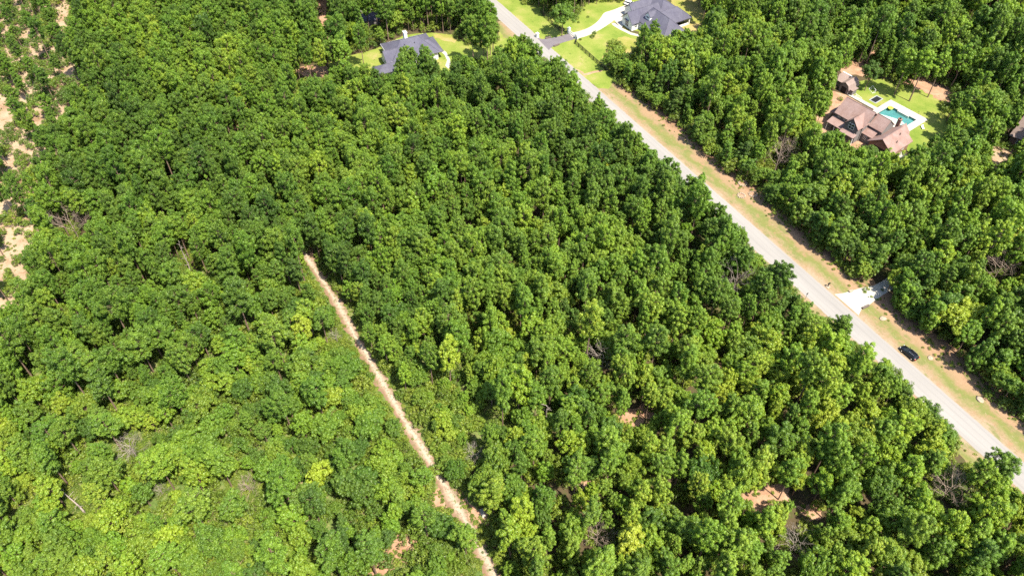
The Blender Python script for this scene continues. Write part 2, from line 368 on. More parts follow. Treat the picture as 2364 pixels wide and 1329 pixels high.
sheet('patio', Z1([(700, 170), (800, 110), (930, 95), (1040, 170), (1030, 230), (870, 260)]), 0.03, M['concrete_dull'], 'pale patio glimpsed through the trees at the top', amp=0.2, seed=16)
# pool house
sheet('lawn', [loc(H3, a, b) for a, b in ((-11, 25.5), (-6.5, 18.3), (3, 19.8), (3, 27.3), (16.6, 27.3), (16.6, 13.8), (22, 8), (27, 12), (27, 24), (24, 38), (16, 41), (6, 42), (-5, 38))], 0.02, M['lawn'], 'lawn round the pool', amp=0.35, seed=17)
sheet('pine_straw_ground', [loc(H3, a, b) for a, b in ((-16, 27), (-10, 33), (-5, 36.5), (6, 40), (16, 39), (24, 37), (28, 48), (5, 60), (-18, 50), (-22, 34))], 0.03, M['clay'], 'red pine-straw ground under the pines behind the pool', amp=0.9, seed=18)
sheet('bare_ground', [loc(H3, a, b) for a, b in ((-13, 16), (-7.4, 18), (0, 17.5), (3, 9), (13, 5), (22, 0), (24, -6), (14, -9), (6, -7), (-1, -5), (-5, -1), (-7, 6), (-9, 11))], 0.017, M['clay'], 'red earth round the front of the pool house', amp=0.5, seed=19)
sheet('lawn_bed', [loc(H3, a, b) for a, b in ((-5.0, 9.5), (-1.2, 9), (-0.8, 16.6), (-5.0, 17.2))], 0.03, M['lawn'], 'small grass bed beside the pool house', amp=0.4, seed=20)
# left sandy clearing
sheet('sandy_ground', pxs([(-300, -200), (40, -150), (165, -100), (190, 0), (165, 90), (190, 180), (150, 300), (170, 420), (120, 520), (110, 650), (60, 730), (20, 800), (-250, 800), (-420, 300)]), 0.02, M['sand'], 'pale sandy open ground along the left edge of the wood', amp=1.2, step=2.0, seed=21)
# small clay openings
for k, (pts, lab) in enumerate([
    ([(520, 282), (552, 278), (566, 305), (560, 330), (530, 320)], 'small red clay opening in the dense pines'),
    ([(1418, 985), (1432, 955), (1500, 930), (1510, 955), (1470, 985)], 'red clay opening in the wood right of the track'),
    ([(1690, 1105), (1750, 1110), (1822, 1120), (1822, 1160), (1760, 1190), (1730, 1180)], 'large pink clay opening near the lower right'),
    ([(1838, 1165), (1885, 1160), (1900, 1195), (1860, 1205)], 'little clay opening beside the large pink one'),
    ([(815, 1315), (860, 1270), (930, 1225), (965, 1245), (950, 1290), (880, 1330)], 'red clay opening at the lower edge left of the track'),
    ([(1635, 835), (1668, 835), (1672, 870), (1645, 875)], 'small clay gap near the road wood'),
    ([(1338, 1095), (1365, 1095), (1368, 1130), (1342, 1130)], 'tiny clay gap right of the track'),
    ([(1985, 1180), (2010, 1180), (2010, 1210), (1990, 1210)], 'tiny clay gap in the lower right wood'),
    ([(1745, 285), (1810, 280), (1820, 310), (1760, 320)], 'sandy gap in the wood across the road'),
    ([(2265, 340), (2364, 330), (2380, 385), (2280, 390)], 'pale gravelly gap below the pool lawn'),
    ([(2310, 235), (2400, 190), (2420, 330), (2330, 300)], 'red earth round the brown-roofed house'),
    ([(700, 590), (720, 560), (735, 560), (740, 590)], 'shaded red earth at the upper end of the track')]):
    sheet('clearing', pxs(pts), 0.022 + 0.001 * k, M['clay'] if 'pale' not in lab and 'sandy' not in lab else M['sand'], lab, amp=0.5, seed=30 + k, step=0.8)

sheet('scrub_ground', pxs([(60, 760), (300, 700), (480, 620), (690, 600), (720, 600), (790, 700), (1100, 760), (1260, 860), (1240, 960), (1090, 1090), (1130, 1240), (1130, 1500), (-120, 1500), (-120, 860)]), 0.012, M['scrub'], 'low green ground cover of the scrub on both sides of the track', amp=1.0, step=2.0, seed=60)
# dirt track
TR = [(690, 560), (712, 602), (745, 650), (782, 708), (812, 765), (845, 820), (885, 890), (925, 958), (960, 1015), (992, 1068), (1022, 1118), (1048, 1162), (1075, 1205), (1100, 1255), (1128, 1305), (1150, 1350), (1200, 1440)]
def track():
    P = [at(*p) for p in TR]; pts = []
    for i in range(len(P) - 1):
        for j in range(8): pts.append(P[i].lerp(P[i + 1], j / 8))
    rg = random.Random(5); v = []; uv = []; n = len(pts); f = []
    for i, p in enumerate(pts):
        d = (pts[min(i + 1, n - 1)] - pts[max(i - 1, 0)]).normalized(); s = Vector((-d.y, d.x, 0))
        w = 1.12 + 0.26 * math.sin(i * 0.31) + 0.25 * math.sin(i * 0.83 + 1) + 0.5 * (i / n)
        row = [p + s * (w * k + (rg.gauss(0, 0.22) if abs(k) == 1 else 0)) for k in (1, 0.5, 0, -0.5, -1)]
        v += row
    for i in range(n - 1):
        for k in range(4): f.append((5*i+k, 5*i+k+1, 5*i+5+k+1, 5*i+5+k))
    me = bpy.data.meshes.new('dirt_track'); me.from_pydata([tuple(q) for q in v], [], f); me.update()
    ul = me.uv_layers.new(name='UVMap')
    for lp in me.loops: vi = lp.vertex_index; ul.data[lp.index].uv = ((vi // 5) * 0.25, (vi % 5) / 4)
    o = link('dirt_track', me, M['track']); o.location.z = 0.035
    if me.polygons[0].normal.z < 0: me.flip_normals()
    tag(o, 'pale sandy dirt track cut through the wood', kind='structure')
track()
sheet('track_clearing', pxs([(1015, 1120), (1060, 1130), (1085, 1160), (1110, 1180), (1140, 1165), (1150, 1180), (1120, 1215), (1080, 1225), (1060, 1190), (1000, 1175), (990, 1150)]), 0.03, M['clay'], 'red clay clearing where the dirt track crosses', amp=0.35, step=0.8, seed=50)

# driveways
def curve_quad(A, B, C, n=8):
    return [A * (1 - t) ** 2 + B * 2 * t * (1 - t) + C * t * t for t in [i / n for i in range(n + 1)]]
sheet('asphalt_apron', Z8([(70, 390), (310, 640), (335, 600), (400, 560), (560, 495), (800, 425), (690, 315), (520, 370), (330, 405), (180, 425)]), 0.06, M['asphalt_dark'], 'dark asphalt driveway apron before the white gate')
dr = Z8([(690, 318), (800, 425)]) + curve_quad(*Z8([(800, 425), (1150, 360), (1462, 132)])) [1:] + Z8([(1500, 110), (1560, 60)]) + Z2([(1240, 260), (1330, 110), (1420, 0), (1300, 40), (1160, 95)]) + Z8([(1390, -90), (1350, -60)]) + curve_quad(*Z8([(1350, -60), (1200, 220), (800, 292)]))
sheet('driveway', dr, 0.055, M['concrete'], 'curved white concrete driveway leading to the white house')
sheet('garden_path', Z2([(1150, 215), (1180, 212), (1240, 255), (1330, 300), (1400, 318), (1400, 336), (1320, 318), (1225, 272), (1160, 232)]), 0.058, M['concrete'], 'narrow white concrete path to the front of the white house')
sheet('planting_bed', Z2([(1160, 205), (1215, 212), (1265, 250), (1330, 275), (1400, 290), (1400, 316), (1330, 298), (1240, 252), (1180, 211)]), 0.05, M['litter'], 'brown planting bed before the white house', amp=0.15, step=0.8)
sheet('driveway', Z4([(245, 466), (330, 455), (405, 432), (500, 405), (590, 392), (690, 340), (740, 300), (800, 330), (770, 420), (690, 465), (640, 500), (560, 560), (490, 595), (462, 655)]), 0.056, M['concrete'], 'pale concrete driveway mouth joining the road across from the near wood')
sheet('garden_path', Z1([(1640, 540), (1680, 530), (1750, 570), (1790, 650), (1800, 700), (1775, 755), (1740, 720), (1760, 660), (1730, 600), (1690, 565), (1650, 560)]), 0.05, M['concrete'], 'curving pale path from the chimney house')
sheet('ditch_line', Z8([(770, 960), (880, 1010), (960, 1050), (990, 1085), (1180, 1030), (1330, 1015), (1335, 1040), (1190, 1070), (975, 1130), (960, 1100), (870, 1025)]), 0.034, M['clay'], 'bare earth strip crossing the front lawn', amp=0.12, step=1.0)
sheet('patio', [loc(H3, a, b) for a, b in ((20.8, -1.5), (25.5, 0.5), (25.0, 5.5), (20.8, 7))], 0.045, M['concrete_dull'], 'pale concrete pad beside the pool house garage')
sheet('garden_path', Z6([(330, 1125), (440, 1160), (540, 1210), (560, 1235), (520, 1215), (430, 1180), (320, 1145)]), 0.045, M['concrete_dull'], 'pale path before the pool house')
#--SPLIT--
# ------------------------------------------------------------------ houses
def gable_roof(parent, x0, x1, y0, y1, ze, zr, axis, mat, oh=0.45, th=0.2, mid=None, name='roof'):
    """ridge along 'x' or 'y'; walls' outline given, eaves overhang"""
    if axis == 'y': lo, hi, e0, e1 = x0, x1, y0 - oh, y1 + oh
    else: lo, hi, e0, e1 = y0, y1, x0 - oh, x1 + oh
    m = (lo + hi) / 2 if mid is None else mid
    s0, s1 = (zr - ze) / (m - lo), (zr - ze) / (hi - m)
    prof = [(lo - oh, ze - oh * s0), (m, zr), (hi + oh, ze - oh * s1)]
    v = []
    for e in (e0, e1):
        for dz in (0.0, -th):
            for c, z in prof: v.append((c, e, z + dz) if axis == 'y' else (e, c, z + dz))
    f = [(0,1,7,6), (1,2,8,7), (3,9,10,4), (4,10,11,5), (0,6,9,3), (2,5,11,8), (0,3,4,1), (1,4,5,2), (6,7,10,9), (7,8,11,10)]
    o = pyd(name, v, f, mat, parent)
    bm = bmesh.new(); bm.from_mesh(o.data); bmesh.ops.recalc_face_normals(bm, faces=bm.faces); bm.to_mesh(o.data); bm.free()
    # ridge cap
    bm = bmesh.new()
    a = (m, e0, zr + 0.01) if axis == 'y' else (e0, m, zr + 0.01); b = (m, e1, zr + 0.01) if axis == 'y' else (e1, m, zr + 0.01)
    tube(bm, a, b, 0.11, 0.11, 6); from_bm('ridge_cap', bm, mat, o)
    return o
def hip_roof(parent, x0, x1, y0, y1, ze, r0, r1, zr, mat, oh=0.5, th=0.22, name='roof'):
    x0 -= oh; x1 += oh; y0 -= oh; y1 += oh
    v = [(x0,y0,ze),(x1,y0,ze),(x1,y1,ze),(x0,y1,ze),(r0[0],r0[1],zr),(r1[0],r1[1],zr)] + [(x0,y0,ze-th),(x1,y0,ze-th),(x1,y1,ze-th),(x0,y1,ze-th)]
    if abs(r1[1] - r0[1]) >= abs(r1[0] - r0[0]): f = [(0,1,4),(1,2,5,4),(2,3,5),(3,0,4,5)]
    else: f = [(0,1,5,4),(1,2,5),(2,3,4,5),(3,0,4)]
    f += [(0,6,7,1),(1,7,8,2),(2,8,9,3),(3,9,6,0),(6,9,8,7)]
    o = pyd(name, v, f, mat, parent)
    bm = bmesh.new(); bm.from_mesh(o.data); bmesh.ops.triangulate(bm, faces=[q for q in bm.faces if len(q.verts) == 4]); bmesh.ops.recalc_face_normals(bm, faces=bm.faces); bm.to_mesh(o.data); bm.free()
    bm = bmesh.new()
    tube(bm, v[4], v[5], 0.1, 0.1, 6)
    for k in range(4):
        r = v[4] if (Vector(v[k]) - Vector(v[4])).length < (Vector(v[k]) - Vector(v[5])).length else v[5]
        tube(bm, v[k], r, 0.09, 0.09, 6)
    from_bm('ridge_cap', bm, mat, o)
    return o
def shed_roof(parent, x0, x1, y0, y1, z0, z1, mat, th=0.16, name='roof'):
    v = [(x0,y0,z0),(x1,y0,z0),(x1,y1,z1),(x0,y1,z1)]; v += [(a,b,c-th) for a,b,c in v]
    return pyd(name, v, [(0,1,2,3),(7,6,5,4),(0,4,5,1),(1,5,6,2),(2,6,7,3),(3,7,4,0)], mat, parent)
def walls(parent, x0, x1, y0, y1, ze, mat, gable=None, zr=0, mid=None, name='wall'):
    ze -= 0.22; zr -= 0.3
    bm = bmesh.new(); bbox(bm, x0, x1, y0, y1, -0.02, ze)
    o = from_bm(name, bm, mat, parent)
    if gable:
        if gable == 'y':
            m = (x0 + x1) / 2 if mid is None else mid
            v = [(x0,y0+.01,ze),(x1,y0+.01,ze),(m,y0+.01,zr),(x0,y1-.01,ze),(x1,y1-.01,ze),(m,y1-.01,zr)]
        else:
            m = (y0 + y1) / 2 if mid is None else mid
            v = [(x0+.01,y0,ze),(x0+.01,y1,ze),(x0+.01,m,zr),(x1-.01,y0,ze),(x1-.01,y1,ze),(x1-.01,m,zr)]
        pyd('gable_wall', v, [(0,1,2),(3,5,4),(0,2,5,3),(1,4,5,2)], mat, parent)
    return o
def window(parent, face, c, y, z, w, h, muntin=True, mat='white'):
    """face '-y','+x','-x' of a wall whose plane is at y (or x) = plane coordinate given in c order"""
    bm = bmesh.new(); t = 0.09
    def B(u0, u1, z0, z1, d0, d1, bm):
        if face == '-y': bbox(bm, c + u0, c + u1, y - d1, y - d0, z + z0, z + z1)
        elif face == '+x': bbox(bm, y + d0, y + d1, c + u0, c + u1, z + z0, z + z1)
        else: bbox(bm, y - d1, y - d0, c + u0, c + u1, z + z0, z + z1)
    B(-w/2, -w/2 + t, -h/2, h/2, 0, 0.08, bm); B(w/2 - t, w/2, -h/2, h/2, 0, 0.08, bm)
    B(-w/2 + t, w/2 - t, -h/2, -h/2 + t, 0, 0.078, bm); B(-w/2 + t, w/2 - t, h/2 - t, h/2, 0, 0.078, bm)
    if muntin:
        B(-0.04, 0.04, -h/2 + t, h/2 - t, 0.0, 0.07, bm)
        B(-w/2 + t, -0.04, -0.04, 0.04, 0.0, 0.066, bm); B(0.04, w/2 - t, -0.04, 0.04, 0.0, 0.066, bm)
    o = from_bm('window', bm, M[mat], parent)
    bm = bmesh.new(); B(-w/2 + t, w/2 - t, -h/2 + t, h/2 - t, 0.0, 0.03, bm); from_bm('pane', bm, M['glass'], o)
    return o

def house(name, fr, label):
    o = empty(name, fr[0], fr[3]); tag(o, label, 'house'); return o

# --- the house with the pool: faded red-brown roofs, dark walls
h3 = house('house', H3, 'dark-walled house with faded red-brown gabled roofs beside the pool')
R3, W3 = M['roof_pink'], M['greywall']
walls(h3, 0.2, 9.8, 0.4, 7.9, 5.5, W3, 'x', 9.0, 4.15); gable_roof(h3, 0.2, 9.8, 0.4, 7.9, 5.5, 9.0, 'x', R3, mid=4.15)
walls(h3, 9.85, 14.6, 3.4, 9.0, 5.3, W3, 'x', 7.9, 6.0); gable_roof(h3, 10.4, 14.3, 3.4, 9.0, 5.3, 7.9, 'x', R3, mid=6.0)
walls(h3, 9.3, 13.2, 1.3, 3.38, 3.2, W3); shed_roof(h3, 9.1, 13.5, 0.8, 3.38, 3.0, 4.2, R3)
window(h3, '-y', 11.0, 1.3, 1.7, 1.0, 1.2)
walls(h3, 5.2, 9.6, -2.0, 0.38, 5.7, W3, 'y', 8.0); gable_roof(h3, 5.2, 9.6, -1.9, 3.2, 5.6, 8.0, 'y', R3, oh=0.35)
window(h3, '-y', 7.4, -2.0, 5.15, 1.9, 1.9)
shed_roof(h3, -0.4, 5.0, -2.6, 0.38, 2.8, 3.8, R3, name='porch_roof'); shed_roof(h3, 5.0, 10.0, -3.6, -2.02, 2.9, 3.5, R3, name='porch_roof')
for x in (-0.2, 2.4, 4.9): box('porch_post', x, x + 0.18, -2.45, -2.27, 0, 2.68, M['white'], h3)
box('porch_post', 9.6, 9.8, -3.4, -3.2, 0, 2.8, M['white'], h3)
window(h3, '-y', 1.5, 0.4, 4.55, 0.9, 1.0); window(h3, '-y', 3.4, 0.4, 4.55, 0.9, 1.0)
window(h3, '-y', 1.5, 0.4, 1.5, 1.1, 1.4); window(h3, '-y', 3.6, 0.4, 1.5, 1.1, 1.4)
walls(h3, 13.62, 21.0, -0.2, 9.3, 3.1, M['brick'], 'y', 5.7); gable_roof(h3, 13.62, 21.0, -0.2, 9.3, 3.1, 5.7, 'y', R3, oh=0.6)
window(h3, '+x', 2.2, 21.0, 1.5, 1.0, 1.2); window(h3, '+x', 6.4, 21.0, 1.5, 1.0, 1.2)
box('garage_door', 15.2, 19.4, -0.28, -0.2, 0.0, 2.3, M['dark'], h3)
walls(h3, 14.65, 18.2, 9.32, 12.4, 3.0, M['brick'], 'y', 4.9); gable_roof(h3, 14.65, 18.2, 8.0, 12.4, 3.0, 4.9, 'y', R3)
walls(h3, -2.6, 0.18, 3.0, 6.8, 2.9, W3); hip_roof(h3, -2.6, -0.1, 3.0, 6.8, 2.9, (-0.4, 4.4), (-0.4, 5.4), 4.0, R3)
cp = at(2078, 276, 6.6) - H3[0]; cx, cy = cp.dot(H3[1]), cp.dot(H3[2])
bm = bmesh.new(); bbox(bm, cx - .5, cx + .5, cy - .4, cy + .4, 0.5, 6.6); bbox(bm, cx - .6, cx + .6, cy - .5, cy + .5, 6.603, 6.8)
ch = from_bm('chimney', bm, M['brick'], h3); box('chimney_pot', cx - .22, cx + .22, cy - .22, cy + .22, 6.803, 7.15, M['dark'], ch)
for vx, vy, vz in ((19.8, 3.5, 4.4), (18.6, 6.4, 5.2), (6.0, 5.6, 8.0)):
    bm = bmesh.new(); tube(bm, (vx, vy, vz - 0.6), (vx, vy, vz + 0.3), 0.12, 0.12, 8); from_bm('vent_pipe', bm, M['dark'], h3)

# --- the white house with the slate roof
h2 = house('house', H2, 'white house with slate-grey gabled roofs at the top behind the gate')
R2, W2 = M['roof_slate'], M['white']
walls(h2, 0.3, 6.2, 0, 13, 3.2, W2, 'y', 6.0); gable_roof(h2, 0.3, 6.2, 0, 13, 3.2, 6.0, 'y', R2)
walls(h2, 6.25, 19.6, 3.4, 12.4, 3.2, W2); hip_roof(h2, 5.2, 19.6, 3.4, 12.4, 3.1, (7.0, 8.2), (16.0, 8.2), 7.2, R2)
walls(h2, 6.0, 10.6, 12.45, 20.3, 3.1, W2); hip_roof(h2, 5.6, 13.4, 9.0, 20.6, 3.05, (9.5, 9.2), (9.5, 17.0), 6.3, R2)
for y in (14.0, 20.4): box('porch_post', 13.1, 13.45, y - .15, y + .2, 0, 2.8, M['white'], h2)
box('porch_railing', 13.2, 13.3, 14.3, 20.1, 0.0, 0.9, M['white'], h2)
walls(h2, -5.0, 0.28, 5.2, 16, 3.0, W2, 'y', 5.0); gable_roof(h2, -5.0, 0.0, 5.2, 16, 3.0, 5.2, 'y', R2)
walls(h2, -4.0, 5.9, 16.05, 20.5, 3.0, W2); hip_roof(h2, -4.0, 5.5, 13.1, 20.5, 3.0, (-0.4, 16.8), (2.2, 16.8), 5.5, R2)
o = window(h2, '-y', 3.2, 0.0, 1.7, 1.9, 2.1, True); box('awning', 2.2, 4.2, -0.75, -0.02, 3.0, 3.12, R2, h2)
window(h2, '+x', 1.7, 6.2, 1.7, 1.2, 1.5)
dp = at(1400 + 1000 / 10.22, 400 / 10.22, 5.3) - H2[0]; dx, dy = dp.dot(H2[1]), dp.dot(H2[2])
walls(h2, dx - 1.25, dx + 1.25, dy - .5, dy + 2.6, 6.0, W2, 'y', 7.2, name='dormer_wall'); gable_roof(h2, dx - 1.25, dx + 1.25, dy - .45, dy + 2.8, 5.9, 7.25, 'y', R2, oh=0.14, name='dormer_roof')
window(h2, '-y', dx, dy - .5, 5.3, 1.5, 0.8, False)
for k in range(2): box('garage_door', -4.6 + 2.4 * k, -2.5 + 2.4 * k, 5.12, 5.2, 0.0, 2.2, M['white'], h2)
window(h2, '+x', 6.0, 19.6, 1.6, 1.3, 1.4); window(h2, '+x', 9.5, 19.6, 1.6, 1.3, 1.4)
box('porch_table', 11.6, 12.6, 16.4, 17.4, 0.0, 0.8, M['dark'], h2)

# --- the house with the white chimney
h1 = house('house', H1, 'slate-roofed house with a white chimney half hidden by pines')
walls(h1, -3.4, 8.9, 0.4, 16.2, 3.0, W2); hip_roof(h1, -3.4, 8.9, 0.4, 16.2, 3.0, (2.6, 5.2), (2.6, 11.5), 6.6, R2)
walls(h1, -0.3, 4.4, 16.22, 17.6, 2.95, W2); hip_roof(h1, -0.4, 9.0, 10.5, 17.6, 2.96, (4.3, 12.5), (4.3, 14.5), 5.6, R2)
walls(h1, 1.4, 8.6, -1.6, 0.38, 2.9, W2, 'y', 5.2); gable_roof(h1, 1.4, 8.6, -1.6, 5.0, 2.9, 5.4, 'y', R2)
walls(h1, 9.0, 13.4, -6.8, 3.0, 2.7, W2); hip_roof(h1, 9.1, 13.4, -6.8, 3.0, 2.8, (11.2, -4), (11.2, 0.4), 4.4, R2)
cp = at(660 + 1300 / 4.728, 375 / 4.728, 7.6) - H1[0]; cx, cy = cp.dot(H1[1]), cp.dot(H1[2])
bm = bmesh.new(); bbox(bm, cx - .75, cx + .75, cy - .5, cy + .5, 3.0, 8.3); bbox(bm, cx - .85, cx + .85, cy - .6, cy + .6, 8.303, 8.5)
ch = from_bm('chimney', bm, M['white'], h1); box('chimney_cap', cx - .5, cx + .5, cy - .35, cy + .35, 8.503, 8.75, M['pad_grey'], ch)
bm = bmesh.new()
for (x0, x1, y0, y1) in ((-3.95, 9.45, -0.18, -0.12), (-3.95, -3.89, -0.12, 16.7), (9.41, 9.45, 3.6, 16.7)): bbox(bm, x0, x1, y0, y1, 2.72, 2.99)
from_bm('fascia', bm, M['white'], h1)
window(h1, '-y', 4.9, -1.6, 1.6, 1.4, 1.3); window(h1, '+x', 13.0, 8.9, 1.5, 1.4, 1.4)
for vx, vy, vz in ((1.2, 9.0, 5.6), (4.6, 6.0, 5.5), (4.6, 9.5, 5.5)):
    bm = bmesh.new(); tube(bm, (vx, vy, vz - 0.6), (vx, vy, vz + 0.35), 0.14, 0.14, 8); from_bm('vent_pipe', bm, M['dark'], h1)

# --- house at the right edge, and the one behind the top trees
fr4 = frame(*at(2322, 330)[:2], 0.75, -0.66)
h4 = house('house', fr4, 'brown-roofed house cut off by the right edge')
walls(h4, 0.3, 9.5, 0.3, 14, 2.9, M['brick']); hip_roof(h4, 0.3, 9.5, 0.3, 14, 2.95, (4.9, 4.5), (4.9, 9.5), 5.6, M['roof_taupe'])
window(h4, '-y', 3.0, 0.3, 1.5, 1.4, 1.3); window(h4, '-y', 6.6, 0.3, 1.5, 1.4, 1.3)
fr5 = frame(*at(840, 64)[:2], 0.95, 0.30)
h5 = house('house', fr5, 'small dark-roofed building glimpsed between the trees at the top')
walls(h5, 0.2, 6.0, 0.2, 4.6, 2.7, M['greywall']); gable_roof(h5, 0.2, 6.0, 0.2, 4.6, 2.7, 4.0, 'x', M['roof_slate'])

# --- barn shed with gambrel roof and the small shed behind it
bn = empty('barn', loc(H3, -9.1, 18.3), H3[3]); tag(bn, 'small taupe barn shed with gambrel roof beside the pool lawn', 'shed')
GP = [(-1.75, 2.0), (-1.35, 3.1), (0, 3.9), (1.35, 3.1), (1.75, 2.0)]
def gambrel():
    v = []; f = []
    P = [(-1.7, -0.02)] + [(x * 0.97, z - 0.12) for x, z in GP] + [(1.7, -0.02)]
    for y in (0, 5.2): v += [(x, y, z) for x, z in P]
    n = len(P); f = [tuple(range(n))[::-1], tuple(range(n, 2 * n))] + [(i, (i + 1) % n, n + (i + 1) % n, n + i) for i in range(n)]
    o = pyd('wall', v, f, M['greywall'], bn)
    v = []
    Q = [(-1.95, 1.7)] + GP[1:4] + [(1.95, 1.7)]
    for y in (-0.25, 5.45):
        for dz in (0, -0.1): v += [(x, y, z + dz + 0.02) for x, z in Q]
    m = 5; f = []
    for i in range(4): f += [(i, i + 1, 11 + i, 10 + i), (5 + i, 15 + i, 16 + i, 6 + i), (i, 5 + i, 6 + i, i + 1), (10 + i, 11 + i, 16 + i, 15 + i)]
    f += [(0, 10, 15, 5), (4, 9, 19, 14)]
    o = pyd('roof', v, f, M['roof_taupe'], bn)
    bm = bmesh.new(); bm.from_mesh(o.data); bmesh.ops.recalc_face_normals(bm, faces=bm.faces); bm.to_mesh(o.data); bm.free()
    box('door', -0.9, 0.9, -0.05, -0.002, 0, 2.1, M['dark'], bn)
    walls(bn, 1.75, 2.9, 0.6, 3.0, 1.9, M['greywall'], name='lean_to_wall'); shed_roof(bn, 1.6, 3.2, 0.3, 3.2, 2.0, 2.05, M['roof_taupe'], name='lean_to_roof')
gambrel()
sh = empty('shed', loc(H3, -12.6, 19.8), H3[3]); tag(sh, 'low flat-roofed shed with a white ridge beside the barn', 'shed')
walls(sh, -1.6, 1.6, 0, 4.6, 2.3, M['greywall']); shed_roof(sh, -1.9, 1.75, -0.3, 4.7, 2.2, 2.5, M['roof_taupe']); box('ridge_board', -1.9, 1.75, 4.72, 5.1, 2.3, 2.62, M['white'], sh)

# ------------------------------------------------------------------ pool
def pool():
    a0, a1, b0, b1 = POOL; D0, D1, E0, E1 = 3.0, 16.6, 13.8, 27.2
    rt = empty('swimming_pool', H3[0], H3[3]); tag(rt, 'turquoise swimming pool in a white deck behind the red-brown house', 'pool')
    bm = bmesh.new()
    for r in ((D0, a0, E0, E1), (a1, D1, E0, E1), (a0 + .001, a1 - .001, E0, b0), (a0 + .001, a1 - .001, b1, E1)): bbox(bm, r[0], r[1], r[2], r[3], -0.05, 0.10)
    bbox(bm, -7.1, D0 - 0.002, 18.4, 19.9, -0.05, 0.098)
    from_bm('deck', bm, M['concrete'], rt)
    v = [(a0,b0,0.08),(a1,b0,0.08),(a1,b1,0.08),(a0,b1,0.08),(a0,b0,-0.75),(a1,b0,-0.75),(a1,b1,-0.75),(a0,b1,-0.75)]
    pyd('basin', v, [(4,5,6,7),(0,1,5,4),(1,2,6,5),(2,3,7,6),(3,0,4,7)], M['pool_tile'], rt)
    pyd('ledge', [(a0+.1,b0+.05,-0.35),(a1-1.2,b0+.05,-0.35),(a1-1.2,b0+2.6,-0.35),(a1-3.0,b0+3.4,-0.35),(a0+3.2,b0+2.2,-0.35),(a0+.1,b0+.9,-0.35)], [tuple(range(6))], M['pool_ledge'], rt)
    pyd('water', [(a0+.01,b0+.01,-0.04),(a1-.01,b0+.01,-0.04),(a1-.01,b1-.01,-0.04),(a0+.01,b1-.01,-0.04)], [(0,1,2,3)], M['water'], rt)
    box('feature_wall', a0 + 3.0, a0 + 7.0, b1 - .5, b1 - .05, -.74, 0.14, M['pool_ledge'], rt)
pool()
fl = empty('pool_float', loc(H3, POOL[0] + 0.75, POOL[3] - 1.0, -0.03)); tag(fl, 'round yellow-green float in the corner of the pool', 'float')
bm = bmesh.new()
tor = []; 
for i in range(20):
    t = 2 * math.pi * i / 20
    tor.append([bm.verts.new(((0.62 + 0.24 * math.cos(s)) * math.cos(t), (0.62 + 0.24 * math.cos(s)) * math.sin(t), 0.2 + 0.22 * math.sin(s))) for s in [2 * math.pi * j / 8 for j in range(8)]])
for i in range(20):
    for j in range(8): bm.faces.new((tor[i][j], tor[(i+1)%20][j], tor[(i+1)%20][(j+1)%8], tor[i][(j+1)%8]))
from_bm('ring', bm, M['yellow'], fl, True)
bm = bmesh.new(); tube(bm, (0, 0, 0.05), (0, 0, 0.12), 0.5, 0.5, 16); from_bm('centre', bm, M['yellow'], fl)

tp = empty('trampoline', loc(H3, 0, 23.6, 0.02), H3[3]); tag(tp, 'in-ground black trampoline with grey border on the pool lawn', 'trampoline')
box('jumping_mat', -0.95, 0.95, -1.75, 1.75, 0.02, 0.06, M['mesh_black'], tp)
bm = bmesh.new()
for r in ((-1.3, 1.3, -2.1, -1.752), (-1.3, 1.3, 1.752, 2.1), (-1.3, -.952, -1.75, 1.75), (.952, 1.3, -1.75, 1.75)): bbox(bm, *r, 0.0, 0.075)
from_bm('padding', bm, M['pad_grey'], tp)
def goal(px, py, rz, label):
    p = at(px, py); o = empty('football_goal', (p.x, p.y, 0.02), rz); tag(o, label, 'goal', 'goals on the pool lawn')
    bm = bmesh.new(); w, h, d, r = 1.3, 1.1, 0.9, 0.06
    for a, b in (((-w,0,0),(-w,0,h)), ((w,0,0),(w,0,h)), ((-w,0,h),(w,0,h))): tube(bm, a, b, r, r, 6)
    from_bm('goal_frame', bm, M['white'], o)
    bm = bmesh.new()
    for a, b in (((-w,0,h),(-w,d,0)), ((w,0,h),(w,d,0)), ((-w,d,0.04),(w,d,0.04)), ((-w,0,.04),(-w,d,.04)), ((w,0,.04),(w,d,.04))): tube(bm, a, b, r*.8, r*.8, 6)
    from_bm('back_frame', bm, M['white'], o)
goal(1900 + 700 / 6.04, 150 + 362 / 6.04, H3[3] + 2.6, 'small white goal frame on the lawn near the trampoline')
goal(1900 + 480 / 6.04, 150 + 470 / 6.04, H3[3] - 0.2, 'small white goal frame at the walkway behind the red-brown roof')
# cover by the pool deck
p = at(1900 + 1385 / 6.04, 150 + 885 / 6.04); o = empty('lounge_chair', (p.x, p.y, 0.02), H3[3] + 0.9); tag(o, 'white lounge chair in the shade beside the pool deck', 'chair')
box('seat', -0.35, 0.35, -0.7, 0.5, 0.28, 0.4, M['white'], o, 0.03); box('backrest', -0.35, 0.35, 0.52, 0.64, 0.3, 0.95, M['white'], o, 0.03)
for sx in (-.3, .24):
    for sy in (-.62, .4): box('leg', sx, sx + .06, sy, sy + .06, 0.0, 0.28, M['white'], o)

